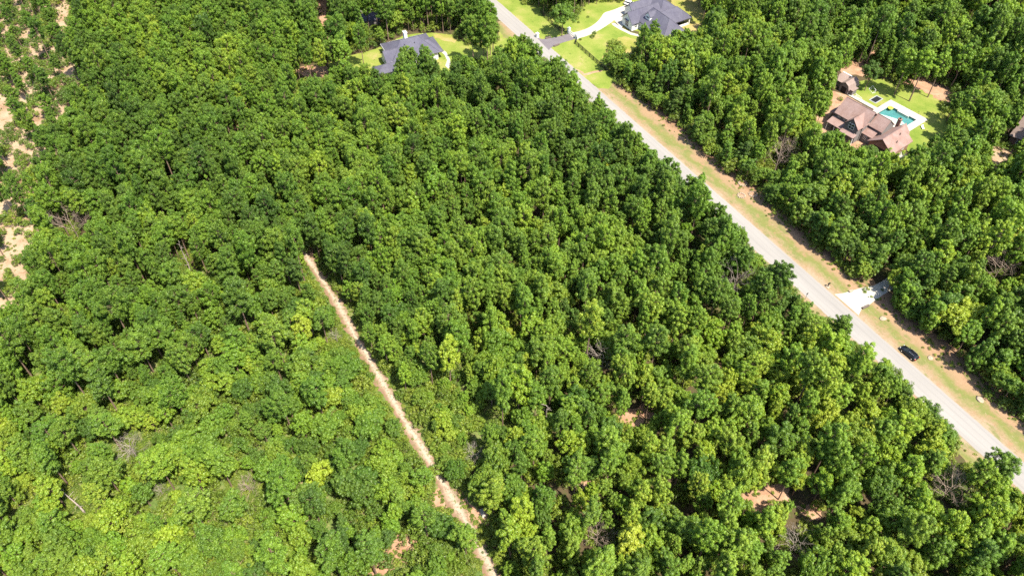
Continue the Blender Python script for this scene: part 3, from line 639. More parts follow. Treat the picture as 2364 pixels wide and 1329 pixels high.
# ------------------------------------------------------------------ fences, gate, mailboxes, culverts
def fence(pts, label):
    rt = empty('board_fence', pts[0]); tag(rt, label, 'fence', 'black board fences by the gate')
    me = None; rails = []
    for p, q in zip(pts[:-1], pts[1:]):
        d = q - p; n = max(1, round(d.length / 2.4)); ang = math.atan2(d.y, d.x)
        for i in range(n):
            c = p + d * (i / n)
            if me is None:
                po = box('post', -0.09, 0.09, -0.09, 0.09, 0, 1.5, M['black_wood'], rt); me = po.data
            else: po = link('post', me, None, rt)
            po.location = c - pts[0]; po.rotation_euler = (0, 0, ang)
            L = d.length / n
            for k, z in enumerate((0.25, 0.62, 0.99, 1.32)):
                r = box('rail', 0.0, L, 0.092, 0.132, z, z + 0.17, M['black_wood'], rt); r.location = c - pts[0]; r.rotation_euler = (0, 0, ang)
    po = link('post', me, None, rt); po.location = pts[-1] - pts[0]
f1 = Z8([(150, -70), (230, 20), (500, 268), (672, 298)]); f2 = Z8([(850, 420), (808, 518), (1300, 955), (1510, 1125)])
fence(f1, 'black board fence left of the white gate'); fence(f2, 'long black board fence running from the gate down to the trees')
ga, gb = Z8([(690, 305)])[0], Z8([(840, 420)])[0]
gt = empty('driveway_gate', ga, math.atan2((gb - ga).y, (gb - ga).x)); tag(gt, 'white driveway gate between two white pillars', 'gate')
gl = (gb - ga).length
for x in (0, gl):
    bm = bmesh.new(); bbox(bm, x - .4, x + .4, -.4, .4, 0, 1.9); bbox(bm, x - .5, x + .5, -.5, .5, 1.902, 2.05); bbox(bm, x - .3, x + .3, -.3, .3, 2.052, 2.2)
    from_bm('pillar', bm, M['white'], gt)
for z in (0.3, 0.75, 1.2): box('gate_rail', 0.45, gl - .45, -.05, .05, z, z + .14, M['white'], gt)
for i in range(5): x = 0.5 + (gl - 1.0) * i / 4; box('gate_upright', x - .05, x + .05, .052, .1, 0.1, 1.4, M['white'], gt)
p = Z8([(85, 385)])[0]; o = empty('mailbox', p, ROAD_ROT); tag(o, 'white masonry mailbox pillar at the corner of the dark apron', 'mailbox')
bm = bmesh.new(); bbox(bm, -.45, .45, -.45, .45, 0, 1.4); bbox(bm, -.55, .55, -.55, .55, 1.402, 1.55); bbox(bm, -.35, .35, -.35, .35, 1.552, 1.75); from_bm('pillar', bm, M['white'], o)
box('letter_door', -.2, .2, -.5, -.455, .85, 1.2, M['dark'], o)
p = at(1911, 662); o = empty('mailbox', p, ROAD_ROT); tag(o, 'small dark mailbox on a post by the concrete driveway mouth', 'mailbox')
box('post', -.08, .08, -.08, .08, 0, 1.1, M['black_wood'], o)
bm = bmesh.new(); bbox(bm, -.16, .16, -.32, .32, 1.102, 1.3)
tube(bm, (0, -.32, 1.3), (0, .32, 1.3), .16, .16, 10); from_bm('letter_box', bm, M['black_paint'], o); box('stone_base', -.5, .5, -.5, .5, 0, .22, M['stone'], o, 0.08)
p = at(1859, 690); o = empty('marker_post', p, ROAD_ROT); tag(o, 'thin marker post on the near edge of the road', 'sign')
bm = bmesh.new(); tube(bm, (0, 0, 0), (0, 0, 2.2), .05, .05, 6); from_bm('pole', bm, M['black_wood'], o); box('plate', -.03, .03, -.25, .25, 1.75, 2.25, M['dark'], o)
def headwall(pts, mat, label):
    p, q = pts; d = q - p; o = box('culvert_headwall', 0, d.length, -.25, .25, 0, .55, M[mat], None, .05)
    o.location = p; o.rotation_euler = (0, 0, math.atan2(d.y, d.x)); tag(o, label, 'headwall', 'culvert headwalls by the driveways')
headwall(Z8([(240, 418), (345, 393)]), 'brown_stone', 'dark headwall on the upper edge of the dark apron')
headwall(Z8([(405, 570), (508, 528)]), 'brown_stone', 'dark headwall on the lower edge of the dark apron')
headwall(Z4([(492, 598), (552, 570)]), 'brown_stone', 'brown headwall below the pale driveway mouth')
headwall(Z4([(372, 448), (404, 436)]), 'stone', 'tan headwall above the pale driveway mouth')

# ------------------------------------------------------------------ vehicles
def car(name, p, rz, paint, label, L=4.75, Wd=1.88, Hh=1.62):
    rt = empty(name, p, rz); tag(rt, label, 'car')
    # body: sections along x (rear -> front): (x, half width, z bottom, z shoulder)
    S = [(-2.36, .70, .45, .85), (-2.25, .84, .32, .98), (-1.6, .93, .26, 1.02), (-0.6, .94, .25, 1.0), (0.5, .94, .25, .98), (1.2, .93, .26, .95), (1.9, .88, .30, .86), (2.25, .76, .36, .74), (2.38, .55, .42, .62)]
    k = L / 4.75; bm = bmesh.new(); rings = []
    for x, w, zb, zs in S:
        r = [(-w*.92, zb), (-w, (zb*.6+zs*.4)), (-w*.97, zs-.08), (-w*.86, zs), (0, zs+.03), (w*.86, zs), (w*.97, zs-.08), (w, (zb*.6+zs*.4)), (w*.92, zb), (0, zb-.02)]
        rings.append([bm.verts.new((x*k, y*Wd/1.88, z)) for y, z in r])
    for a, b in zip(rings[:-1], rings[1:]):
        for i in range(10): bm.faces.new((a[i], a[(i+1)%10], b[(i+1)%10], b[i]))
    bm.faces.new(rings[0][::-1]); bm.faces.new(rings[-1]); bmesh.ops.recalc_face_normals(bm, faces=bm.faces)
    from_bm('body', bm, paint, rt, True)
    def cabin(nm, xs, mat, parent):
        bm = bmesh.new(); rg = []
        for x, w, z0, z1 in xs:
            rg.append([bm.verts.new((x*k, y, z)) for y, z in ((-w, z0), (-w*.80, z1-.06), (-w*.68, z1), (w*.68, z1), (w*.80, z1-.06), (w, z0))])
        for a, b in zip(rg[:-1], rg[1:]):
            for i in range(5): bm.faces.new((a[i], b[i], b[i+1], a[i+1]))
        bm.faces.new(rg[0]); bm.faces.new(rg[-1][::-1]); bmesh.ops.recalc_face_normals(bm, faces=bm.faces)
        return from_bm(nm, bm, mat, parent)
    cabin('windows', [(-2.15, .78, .95, 1.1), (-1.75, .82, .95, Hh-.06), (-0.6, .85, .95, Hh), (0.35, .83, .94, Hh-.08), (1.25, .76, .90, .98)], M['glass'], rt)
    bm = bmesh.new(); rg = []
    for x, w, z in ((-1.85, .62, Hh-.05), (-1.4, .66, Hh), (-0.6, .67, Hh+.03), (0.15, .64, Hh-.03), (0.4, .58, Hh-.09)):
        rg.append([bm.verts.new((x*k, y, zz)) for y, zz in ((-w, z-.04), (-w*.8, z+.015), (w*.8, z+.015), (w, z-.04))])
    for a, b in zip(rg[:-1], rg[1:]):
        for i in range(3): bm.faces.new((a[i], b[i], b[i+1], a[i+1]))
    bmesh.ops.recalc_face_normals(bm, faces=bm.faces); from_bm('roof', bm, paint, rt, True)
    for s in (-1, 1):
        box('roof_rail', -1.5*k, 0.0, s*.58-.03, s*.58+.03, Hh+.02, Hh+.07, M['rim'], rt)
        box('mirror', .72*k, .9*k, s*1.0-.12, s*1.0+.12, .95, 1.1, paint, rt, .03)
        box('headlight', 2.12*k, 2.3*k, s*.6-.16, s*.6+.16, .62, .76, M['clear_lamp'], rt, .02)
        box('tail_light', -2.36*k, -2.2*k, s*.68-.15, s*.68+.15, .78, .98, M['red_lamp'], rt, .02)
        for x in (-1.45*k, 1.45*k):
            bm = bmesh.new(); tube(bm, (x, s*.72, .34), (x, s*.95, .34), .34, .34, 18); w = from_bm('wheel', bm, M['tyre'], rt)
            bm = bmesh.new(); tube(bm, (x, s*.90, .34), (x, s*.965, .34), .22, .2, 14); from_bm('rim', bm, M['rim'], w)
    return rt
p = at(2097, 818); car('parked_car', (p.x, p.y, 0.055), ROAD_ROT + math.pi, M['black_paint'], 'black car parked on the far edge of the grey road', 4.6, 1.85, 1.45)
p = at(1454, 13); car('parked_car', (p.x, p.y, 0.06), H2[3] + 0.55, M['white_car'], 'white car on the driveway beside the white house')
#--SPLIT--
# ------------------------------------------------------------------ plants: prototypes
def leaf_object(name, C, Rr, per, style, mat, rng, size):
    """many small leaf faces round clump centres C (n,3) of radius Rr (n)"""
    n = len(C); c = np.repeat(C, per, 0); r = np.repeat(Rr, per)[:, None]; N = n * per
    d = rng.normal(size=(N, 3)); d[:, 2] = d[:, 2] * 0.85 + 0.35; d /= np.linalg.norm(d, axis=1)[:, None]
    rnd = rng.normal(size=(N, 3))
    if style == 'needle':
        L = r * rng.uniform(0.75, 1.2, (N, 1)); s = np.cross(d, rnd); s /= np.linalg.norm(s, axis=1)[:, None]
        w = size * rng.uniform(0.7, 1.3, (N, 1))
        p0 = c + d * L * 0.05; pm = c + d * L * 0.68; p1 = c + d * L
        V = np.stack([p0, pm + s * w, p1, pm - s * w], 1)
    else:
        rad = rng.uniform(0.25, 1.0, (N, 1)) ** 0.5
        nrm = d * 0.8 + np.array([0, 0, 0.45]) + rnd * 0.34; nrm /= np.linalg.norm(nrm, axis=1)[:, None]
        t = np.cross(nrm, rng.normal(size=(N, 3))); t /= np.linalg.norm(t, axis=1)[:, None]; b = np.cross(nrm, t)
        s = size * rng.uniform(0.65, 1.35, (N, 1)); p = c + d * r * rad
        V = np.stack([p - t * s, p + b * s * 0.62 + t * s * 0.1, p + t * s, p - b * s * 0.62 + t * s * 0.1], 1)
    ng = np.cross(V[:, 2] - V[:, 0], V[:, 3] - V[:, 1]); ng /= np.maximum(np.linalg.norm(ng, axis=1), 1e-9)[:, None]
    fl = ng[:, 2] < 0; V[fl] = V[fl][:, [0, 3, 2, 1]]; ng[fl] *= -1
    sn = d * 0.85 + ng * 0.45 + np.array([0, 0, 0.15]); sn /= np.linalg.norm(sn, axis=1)[:, None]
    V = V.reshape(-1, 3).astype(np.float32)
    me = bpy.data.meshes.new(name); me.vertices.add(N * 4); me.vertices.foreach_set('co', V.ravel())
    me.loops.add(N * 4); me.loops.foreach_set('vertex_index', np.arange(N * 4, dtype=np.int32))
    me.polygons.add(N); me.polygons.foreach_set('loop_start', np.arange(0, N * 4, 4, dtype=np.int32))
    try: me.polygons.foreach_set('loop_total', np.full(N, 4, dtype=np.int32))
    except Exception: pass
    tone = np.repeat(rng.uniform(0, 1, n), per) * 0.68 + rng.uniform(0, 1, N) * 0.32
    a = me.attributes.new('tone', 'FLOAT', 'FACE'); a.data.foreach_set('value', tone.astype(np.float32))
    me.update(); me.polygons.foreach_set('use_smooth', np.ones(N, bool))
    me.normals_split_custom_set_from_vertices(np.repeat(sn, 4, 0).tolist())   # leaves shade as rounded clumps
    me.materials.append(mat); return me

def pine(seed, h, R, cb, nb):
    rng = np.random.default_rng(seed); C = []; Rr = []; bm = bmesh.new()
    lean = rng.normal(0, 0.25, 2); ph = rng.uniform(0, 6.28, 3)
    axis = lambda z: (lean[0] * (z / h) ** 2, lean[1] * (z / h) ** 2)
    prev = None
    for i in range(7):
        z = h * 0.97 * i / 6; x, y = axis(z); r = 0.19 * (h / 16) * (1 - 0.85 * i / 6) + 0.02; q = (x, y, z)
        if prev: tube(bm, prev[0], q, prev[1], r, 7)
        prev = (q, r)
    for i in range(nb):
        t = (i + rng.uniform(0, .8)) / nb; z = h * (cb + (1 - cb) * t * 0.95); az = i * 2.399 + rng.normal(0, .3)
        prof = (0.50 + 0.50 * min(1, t / 0.32)) * math.sqrt(max(0, 1 - t ** 2.4)) + 0.08
        L = R * prof * (0.82 + 0.22 * math.sin(2 * az + ph[0]) + 0.14 * math.sin(3 * az + ph[1] + 5 * t)) * rng.uniform(0.82, 1.12)
        el = math.radians(8 + 42 * t + rng.normal(0, 7)); x, y = axis(z)
        tip = np.array([x + math.cos(az) * L, y + math.sin(az) * L, z + L * math.tan(el) * 0.6])
        b0 = np.array([x, y, z]); tube(bm, b0, b0 + (tip - b0) * 0.92, 0.055, 0.018, 4)
        m = max(2, int(round(L / 0.58)))
        for k in range(m):
            f = 0.42 + 0.6 * (k + rng.uniform(0, .7)) / m
            side = np.array([-math.sin(az), math.cos(az), 0]) * rng.normal(0, 0.42) * (0.4 + f)
            C.append(b0 + (tip - b0) * f + side + np.array([0, 0, rng.normal(0.1, .22)])); Rr.append(rng.uniform(.42, .76) * (0.9 + 0.1 * R / 3.5))
    for k in range(5): C.append(np.array([*axis(h), h * (0.95 + 0.012 * k)]) + rng.normal(0, .3, 3) * np.array([1, 1, .5])); Rr.append(.55)
    C = np.array(C); Rr = np.array(Rr)
    cm = leaf_object('pine_crown', C, Rr, 80, 'needle', M['pine_leaf'], rng, 0.055)
    tm = bpy.data.meshes.new('pine_trunk'); bm.to_mesh(tm); bm.free(); tm.materials.append(M['bark'])
    return dict(crown=cm, trunk=tm, h=h, R=R, cb=cb)

def broad(seed, h, R, cb, nl, mat, leaf=0.15, per=44, flat=1.0, puff=(.38, .70), clumps=8):
    rng = np.random.default_rng(seed); C = []; Rr = []; bm = bmesh.new(); ch = h * (1 - cb); zc = h * cb + ch * 0.45
    prev = None
    for i in range(5):
        z = zc * i / 4; q = (rng.normal(0, .06) * i, rng.normal(0, .06) * i, z); r = (0.2 * (1 - .6 * i / 4)) * (h / 13) + .02
        if prev: tube(bm, prev[0], q, prev[1], r, 7)
        prev = (q, r)
    top = np.array(prev[0])
    nl = int(nl * 1.75)
    for i in range(nl):
        u = (i + .5) / nl; zz = 1 - 1.35 * u; zz = max(-0.4, zz); az = i * 2.399 + rng.normal(0, .25)
        rr = math.sqrt(max(0.02, 1 - zz * zz)); k = rng.uniform(.42, .98)
        lc = np.array([math.cos(az) * rr * R * k, math.sin(az) * rr * R * k, zc + zz * ch * 0.5 * k * flat])
        lr = R * rng.uniform(.15, .32)
        b0 = np.array([0, 0, zc * rng.uniform(.6, .95)]); tube(bm, b0, b0 + (lc - b0) * .9, .07 * h / 13, .025, 4)
        for j in range(clumps):
            d = rng.normal(size=3); d[2] = d[2] * .8 + .3; d /= np.linalg.norm(d)
            C.append(lc + d * lr * rng.uniform(.55, 1.08) * np.array([1, 1, .85])); Rr.append(rng.uniform(*puff))
    cm = leaf_object('broadleaf_crown', np.array(C), np.array(Rr), per, 'leaf', mat, rng, leaf)
    tm = bpy.data.meshes.new('broadleaf_trunk'); bm.to_mesh(tm); bm.free(); tm.materials.append(M['bark'])
    return dict(crown=cm, trunk=tm, h=h, R=R, cb=cb)

def bush(seed, h, R, mat=None, n=34):
    rng = np.random.default_rng(seed); C = []; Rr = []; bm = bmesh.new()
    for i in range(n):
        az = rng.uniform(0, 6.283); q = rng.uniform(0, 1) ** .5 * R * .9
        z = h * (0.35 + .6 * (1 - (q / R) ** 2)) * rng.uniform(.55, 1.05)
        c = np.array([math.cos(az) * q, math.sin(az) * q, z]); C.append(c); Rr.append(rng.uniform(.32, .6))
        if i % 4 == 0: tube(bm, (c[0] * .15, c[1] * .15, 0), c, .035, .012, 4)
    cm = leaf_object('bush_leaves', np.array(C), np.array(Rr), 34, 'leaf', mat or M['bush_leaf'], rng, 0.12)
    tm = bpy.data.meshes.new('bush_stems'); bm.to_mesh(tm); bm.free(); tm.materials.append(M['bark'])
    return dict(crown=cm, trunk=tm, h=h, R=R, cb=0.1)

PROTO = {
    'pine_tree': [pine(100 + i, h, R, cb, nb) for i, (h, R, cb, nb) in enumerate([(16.5, 3.3, .50, 40), (17.5, 3.7, .52, 44), (15.5, 3.0, .45, 38), (18.0, 3.5, .56, 40), (14.5, 3.2, .42, 40), (16.0, 3.9, .55, 42), (17.0, 2.7, .48, 38), (13.0, 3.1, .14, 50), (11.0, 2.7, .10, 46)])],
    'oak_tree': [broad(200 + i, h, R, .28, nl, M['oak_leaf']) for i, (h, R, nl) in enumerate([(12.5, 4.2, 24), (11.0, 3.6, 20), (13.5, 3.9, 24), (10.5, 4.6, 26), (12.0, 3.2, 20), (14.5, 3.4, 26), (9.5, 3.8, 18)])],
    'sweetgum_tree': [broad(300 + i, h, R, .25, nl, M['gum_leaf'], .16, 34, 1.15, (.36, .62), 8) for i, (h, R, nl) in enumerate([(14.0, 3.0, 22), (12.5, 3.4, 22), (15.0, 2.7, 24), (11.5, 2.6, 18), (16.0, 3.1, 26)])],
    'bush': [bush(400 + i, h, R, None, n) for i, (h, R, n) in enumerate([(2.6, 1.9, 36), (3.4, 1.7, 34), (2.0, 2.2, 40), (4.2, 1.9, 44)])],
}

# ------------------------------------------------------------------ where things grow
S = 4.0; GW, GH = int(IW / S) + 1, int(IH / S) + 1
CLEAR = np.zeros((GH, GW), bool); DEADM = np.zeros((GH, GW), bool); SUNNY = np.zeros((GH, GW), bool)
gy, gx = np.mgrid[0:GH, 0:GW]; gxp, gyp = (gx + .5) * S, (gy + .5) * S
def inpoly(poly, X, Y):
    r = np.zeros(X.shape, bool); n = len(poly)
    for i in range(n):
        (x1, y1), (x2, y2) = poly[i], poly[(i + 1) % n]
        if y1 == y2: continue
        c = ((y1 > Y) != (y2 > Y)) & (X < (x2 - x1) * (Y - y1) / (y2 - y1) + x1); r ^= c
    return r
OPEN = [
  # road, verge and the white house's grounds as far as they lie open to view
  [(1128,0),(1155,56),(1183,76),(1215,88),(1254,124),(1282,142),(1303,152),(1323,166),(1346,200),(1356,215),(1389,228),(1412,243),(1435,284),(1460,297),(1493,340),(1535,362),(1578,390),(1621,408),(1637,433),(1660,475),(1684,492),(1690,522),(1720,530),(1732,567),(1764,579),(1779,612),(1826,622),(1832,650),(1849,682),(1858,703),(1885,722),(1907,726),(1961,740),(1969,756),(1997,767),(2007,786),(2030,819),(2058,832),(2087,849),(2110,874),(2150,900),(2160,943),(2189,960),(2209,997),(2225,1012),(2216,1047),(2228,1065),(2252,1040),(2293,1040),(2313,1024),(2364,1020),
   (2364,975),(2279,930),(2262,905),(2232,856),(2187,800),(2143,772),(2092,746),(2058,711),(2042,685),(2056,660),(2040,639),(2015,645),(1974,656),(1928,613),(1897,588),(1877,580),(1843,539),(1791,498),(1765,470),(1747,436),(1685,415),(1667,390),(1632,360),(1621,350),(1574,297),(1525,261),(1488,241),(1449,211),(1409,180),(1409,170),(1388,148),(1386,138),(1397,118),(1402,98),(1420,80),(1440,90),(1447,115),(1460,118),(1465,84),(1475,66),(1501,53),(1516,43),(1529,55),(1531,82),(1540,82),(1556,55),(1577,65),(1602,65),(1617,52),(1628,32),(1612,18),(1620,0),(1475,0),(1358,13),(1348,33),(1343,46),(1323,49),(1308,60),(1285,50),(1257,38),(1246,28),(1252,13),(1209,18),(1186,13),(1168,0)],
  # chimney house
  [(751,161),(766,144),(795,133),(850,121),(888,108),(897,97),(931,78),(932,66),(941,66),(943,78),(977,75),(998,76),(1041,78),(1062,89),(1077,99),(1100,110),(1146,97),(1160,63),(1168,92),(1150,112),(1130,122),(1085,120),(1062,110),(1064,131),(1039,131),(1036,159),(1030,165),(1020,150),(1015,123),(996,121),(979,121),(960,114),(941,121),(924,121),(918,135),(912,148),(888,152),(882,163),(863,161),(850,163),(844,148),(812,144),(783,144),(774,157)],
  [(686,162),(706,150),(750,150),(756,178),(704,179)], [(1080,105),(1120,104),(1150,95),(1156,60),(1180,80),(1176,103),(1168,115),(1140,124),(1118,134),(1085,125)], [(836,36),(848,28),(870,40),(876,54),(846,60)], [(738,0),(754,0),(750,20),(752,56),(744,56),(738,30)],
  # pool house
  [(1893,282),(1918,255),(1926,232),(1928,215),(1937,171),(1941,162),(1956,156),(1986,156),(1987,170),(2008,183),(2028,178),(2045,185),(2062,205),(2080,214),(2104,205),(2120,190),(2135,186),(2150,194),(2175,200),(2192,206),(2165,237),(2168,275),(2172,293),(2165,311),(2147,321),(2119,334),(2109,346),(2086,352),(2056,343),(2033,349),(2026,339),(2000,333),(1982,339),(1958,332),(1956,318),(1940,301),(1904,300)],
  [(2325,300),(2364,284),(2364,322),(2322,326)], [(2290,355),(2330,350),(2330,365),(2290,368)],
  # openings
  [(530,288),(548,286),(556,304),(545,306)], [(1428,974),(1442,957),(1492,942),(1494,950),(1462,970)], [(1706,1116),(1738,1124),(1798,1130),(1804,1142),(1765,1158),(1748,1168),(1738,1142)],
  [(1848,1172),(1872,1172),(1872,1182),(1852,1184)], [(890,1282),(936,1246),(944,1254),(930,1268)], [(1646,842),(1660,842),(1660,856),(1648,858)], [(1347,1103),(1357,1103),(1357,1118),(1349,1118)],
  # sandy openings
  [(140,10),(156,10),(150,40),(142,60)], [(0,215),(14,235),(12,280),(0,290)], [(10,565),(40,545),(44,555),(18,590)], [(150,155),(170,158),(172,172),(155,176)], [(50,70),(66,74),(66,86),(52,86)],
  [(2338,1078),(2364,1060),(2364,1125),(2350,1112)],
  # dirt track
  [(702,582),(716,584),(728,612),(762,660),(800,716),(826,770),(858,822),(898,892),(940,952),(972,1010),(1004,1062),(1004,1076),(985,1074),(960,1042),(932,990),(908,940),(878,890),(848,838),(812,782),(782,724),(745,668),(718,625),(704,606)],
  [(1008,1100),(1036,1104),(1056,1136),(1086,1160),(1114,1174),(1128,1174),(1122,1194),(1094,1208),(1074,1200),(1052,1172),(1004,1164),(1002,1148),(1016,1140)], [(1102,1258),(1118,1262),(1136,1296),(1154,1335),(1106,1335),(1100,1300)],
]
DEADSPOTS = [(300,1030,44,34),(2195,1120,42,40),(570,1118,42,22),(1393,828,20,16),(1800,358,24,22),(2310,612,26,24),(1700,640,26,20),(1838,1250,22,16),(1380,1235,16,24),(775,775,18,16),(1092,1042,18,20),(370,1130,22,14),(160,512,20,24),(425,590,18,36),(166,1153,32,30),(1262,952,10,20)]
for cx_, cy_, ra_, rb_ in DEADSPOTS: DEADM |= ((gxp - cx_) / ra_) ** 2 + ((gyp - cy_) / rb_) ** 2 < 1
for P in OPEN: CLEAR |= inpoly(P, gxp, gyp)
for P in OPEN[6:] + [[(1960,215),(2000,190),(2040,182),(2060,218),(2110,228),(2160,228),(2165,250),(2166,272),(2140,282),(2128,300),(2118,322),(2095,338),(2060,350),(1960,330),(1900,290)],
    [(1930,680),(1975,665),(2012,655),(2026,680),(1985,725)], [(1170,10),(1245,40),(1300,66),(1400,20),(1480,75),(1440,80),(1400,100),(1395,150),(1340,170),(1250,90)], [(780,140),(880,110),(900,160),(860,160)], [(1010,80),(1060,92),(1040,140),(1000,120)], [(1120,105),(1150,95),(1156,60),(1180,80),(1172,110),(1140,124)]]: SUNNY |= inpoly(P, gxp, gyp)
SDX, SDY = -sd.x / sd.z, -sd.y / sd.z                         # how far a shadow falls per metre of height
def sun_ok(x, y, R, h, tol=.12):
    px, py = pix(x + SAMP[:, 0] * R + SAMP[:, 2] * h * SDX, y + SAMP[:, 1] * R + SAMP[:, 2] * h * SDY, 0.0)
    i = (py / S).astype(int); j = (px / S).astype(int); ok = (i >= 0) & (i < GH) & (j >= 0) & (j < GW)
    if ok.any() and SUNNY[i[ok], j[ok]].mean() > tol: return False
    return road_uv(x + .6 * h * SDX, y + .6 * h * SDY)[1] > 8.2 or road_uv(x, y)[1] < 0
SANDY = [(-400,-300),(150,-300),(160,0),(150,120),(170,250),(75,400),(75,520),(60,690),(0,740),(-500,740)]
LOWSC = [(930,905),(1010,880),(1100,900),(1130,960),(1085,1000),(1080,1055),(1015,1080),(965,1010)]
LOWM = inpoly(LOWSC, gxp, gyp); STRICT = np.zeros((GH, GW), bool)
for P in OPEN[-3:] + [q for q in OPEN if len(q) < 8 and min(a for a, b in q) > 500 and min(b for a, b in q) > 250]: STRICT |= inpoly(P, gxp, gyp)
trx = np.array([p[0] for p in TR], float); trY = np.array([p[1] for p in TR], float)
def track_x(y): return np.interp(y, trY, trx)
def pip(poly, x, y):
    r = False; n = len(poly)
    for i in range(n):
        (x1, y1), (x2, y2) = poly[i], poly[(i + 1) % n]
        if (y1 > y) != (y2 > y) and x < (x2 - x1) * (y - y1) / (y2 - y1) + x1: r = not r
    return r
def region(px, py):
    if pip(SANDY, px, py): return 'sandy'
    if px > 1143 + py / .873 + 10: return 'east'
    if pip(LOWSC, px, py): return 'low'
    if py > 600 and px < track_x(py) and py > 900 - 0.45 * px + 0: return 'southwest'
    if py > 720 and px > track_x(py): return 'southeast'
    return 'north'
#            pine  oak  gum  bush   height scale   spacing
REG = {'north': ((.84, .08, .08, 0), (.44, .88), .55), 'sandy': ((.97, .03, 0, 0), (.55, .9), 1.65),
       'southwest': ((.28, .42, .22, .08), (.36, .84), .51), 'low': ((.10, .42, .23, .25), (.24, .48), .5),
       'southeast': ((.46, .29, .25, 0), (.42, .92), .55), 'east': ((.62, .23, .15, 0), (.50, .96), .56)}
TINT = {'north': .36, 'sandy': .34, 'southwest': .39, 'low': .50, 'southeast': .48, 'east': .40}
KIND = ['pine_tree', 'oak_tree', 'sweetgum_tree', 'bush']
RECTS = [(H1, -5, 14, -8, 19), (H2, -6, 21, -1, 22), (H3, -4, 23, -5, 28.5), (H3, -15, -6, 17, 26), (fr4, -1, 11, -1, 15), (fr5, -1, 7, -1, 6)]
def base_ok(x, y, kind, sc):
    u, v = road_uv(x, y)
    if -ROADW - (2.6 if kind != 'bush' else 1.4) < v < (8.8 if kind != 'bush' else 7.4): return False
    for fr, a0, a1, b0, b1 in RECTS:
        dx, dy = x - fr[0].x, y - fr[0].y; a = dx * fr[1].x + dy * fr[1].y; b = dx * fr[2].x + dy * fr[2].y
        if a0 < a < a1 and b0 < b < b1: return False
    px, py = pix(x, y, 0.0); i, j = int(py / S), int(px / S)
    if 0 <= i < GH and 0 <= j < GW and CLEAR[i, j]: return False
    return True
RING = [(math.cos(t), math.sin(t)) for t in [k * math.pi / 4 for k in range(8)]]
SAMP = np.array([(c * .92, s * .92, z) for c, s in RING for z in (.58, .78)] + [(c * .55, s * .55, .93) for c, s in RING] + [(c * .5, s * .5, .6) for c, s in RING] + [(0, 0, 1.0), (0, 0, .85), (0, 0, .65), (0, 0, .4)])
SAMPB = np.array([(c * .9, s * .9, .35) for c, s in RING] + [(c * .5, s * .5, .8) for c, s in RING] + [(0, 0, 1.0)])
def view_ok(x, y, R, h, bushy, tol=0.05):
    sp = SAMPB if bushy else SAMP
    px, py = pix(x + sp[:, 0] * R, y + sp[:, 1] * R, sp[:, 2] * h)
    i = (py / S).astype(int); j = (px / S).astype(int); ok = (i >= 0) & (i < GH) & (j >= 0) & (j < GW)
    if not ok.any(): return True
    m_ = CLEAR[i[ok], j[ok]]
    if not bushy or h > 1.6: m_ = m_ | DEADM[i[ok], j[ok]]
    if h > 6.5: m_ = m_ | LOWM[i[ok], j[ok]]
    return m_.mean() <= tol and not STRICT[i[ok], j[ok]].any()
def lown(x, y, s, o):   # smooth variation over the ground
    return .5 * math.sin(x * s + o) * math.cos(y * s * 1.3 + 2 * o) + .5 * math.sin((x + y) * s * .7 + 3 * o)
trees = []; grid = {}
CS = 5.0
def near_ok(x, y, R, fac):
    ci, cj = int(x // CS), int(y // CS)
    for a in range(ci - 2, ci + 3):
        for b in range(cj - 2, cj + 3):
            for t in grid.get((a, b), ()):
                dd = fac * (R + t['R'])
                if (x - t['x']) ** 2 + (y - t['y']) ** 2 < dd * dd: return False
    return True
def add_tree(kind, pi, x, y, sc, zs, tint, special=None, rot=None):
    P = PROTO[kind][pi]
    t = dict(kind=kind, p=pi, x=x, y=y, sc=sc, zs=zs, rot=random.uniform(0, 6.28) if rot is None else rot, tint=min(1, max(0, tint)), R=P['R'] * sc, h=P['h'] * sc * zs, cb=P['cb'], special=special, asp=random.uniform(.86, 1.16))
    trees.append(t); grid.setdefault((int(x // CS), int(y // CS)), []).append(t); return t

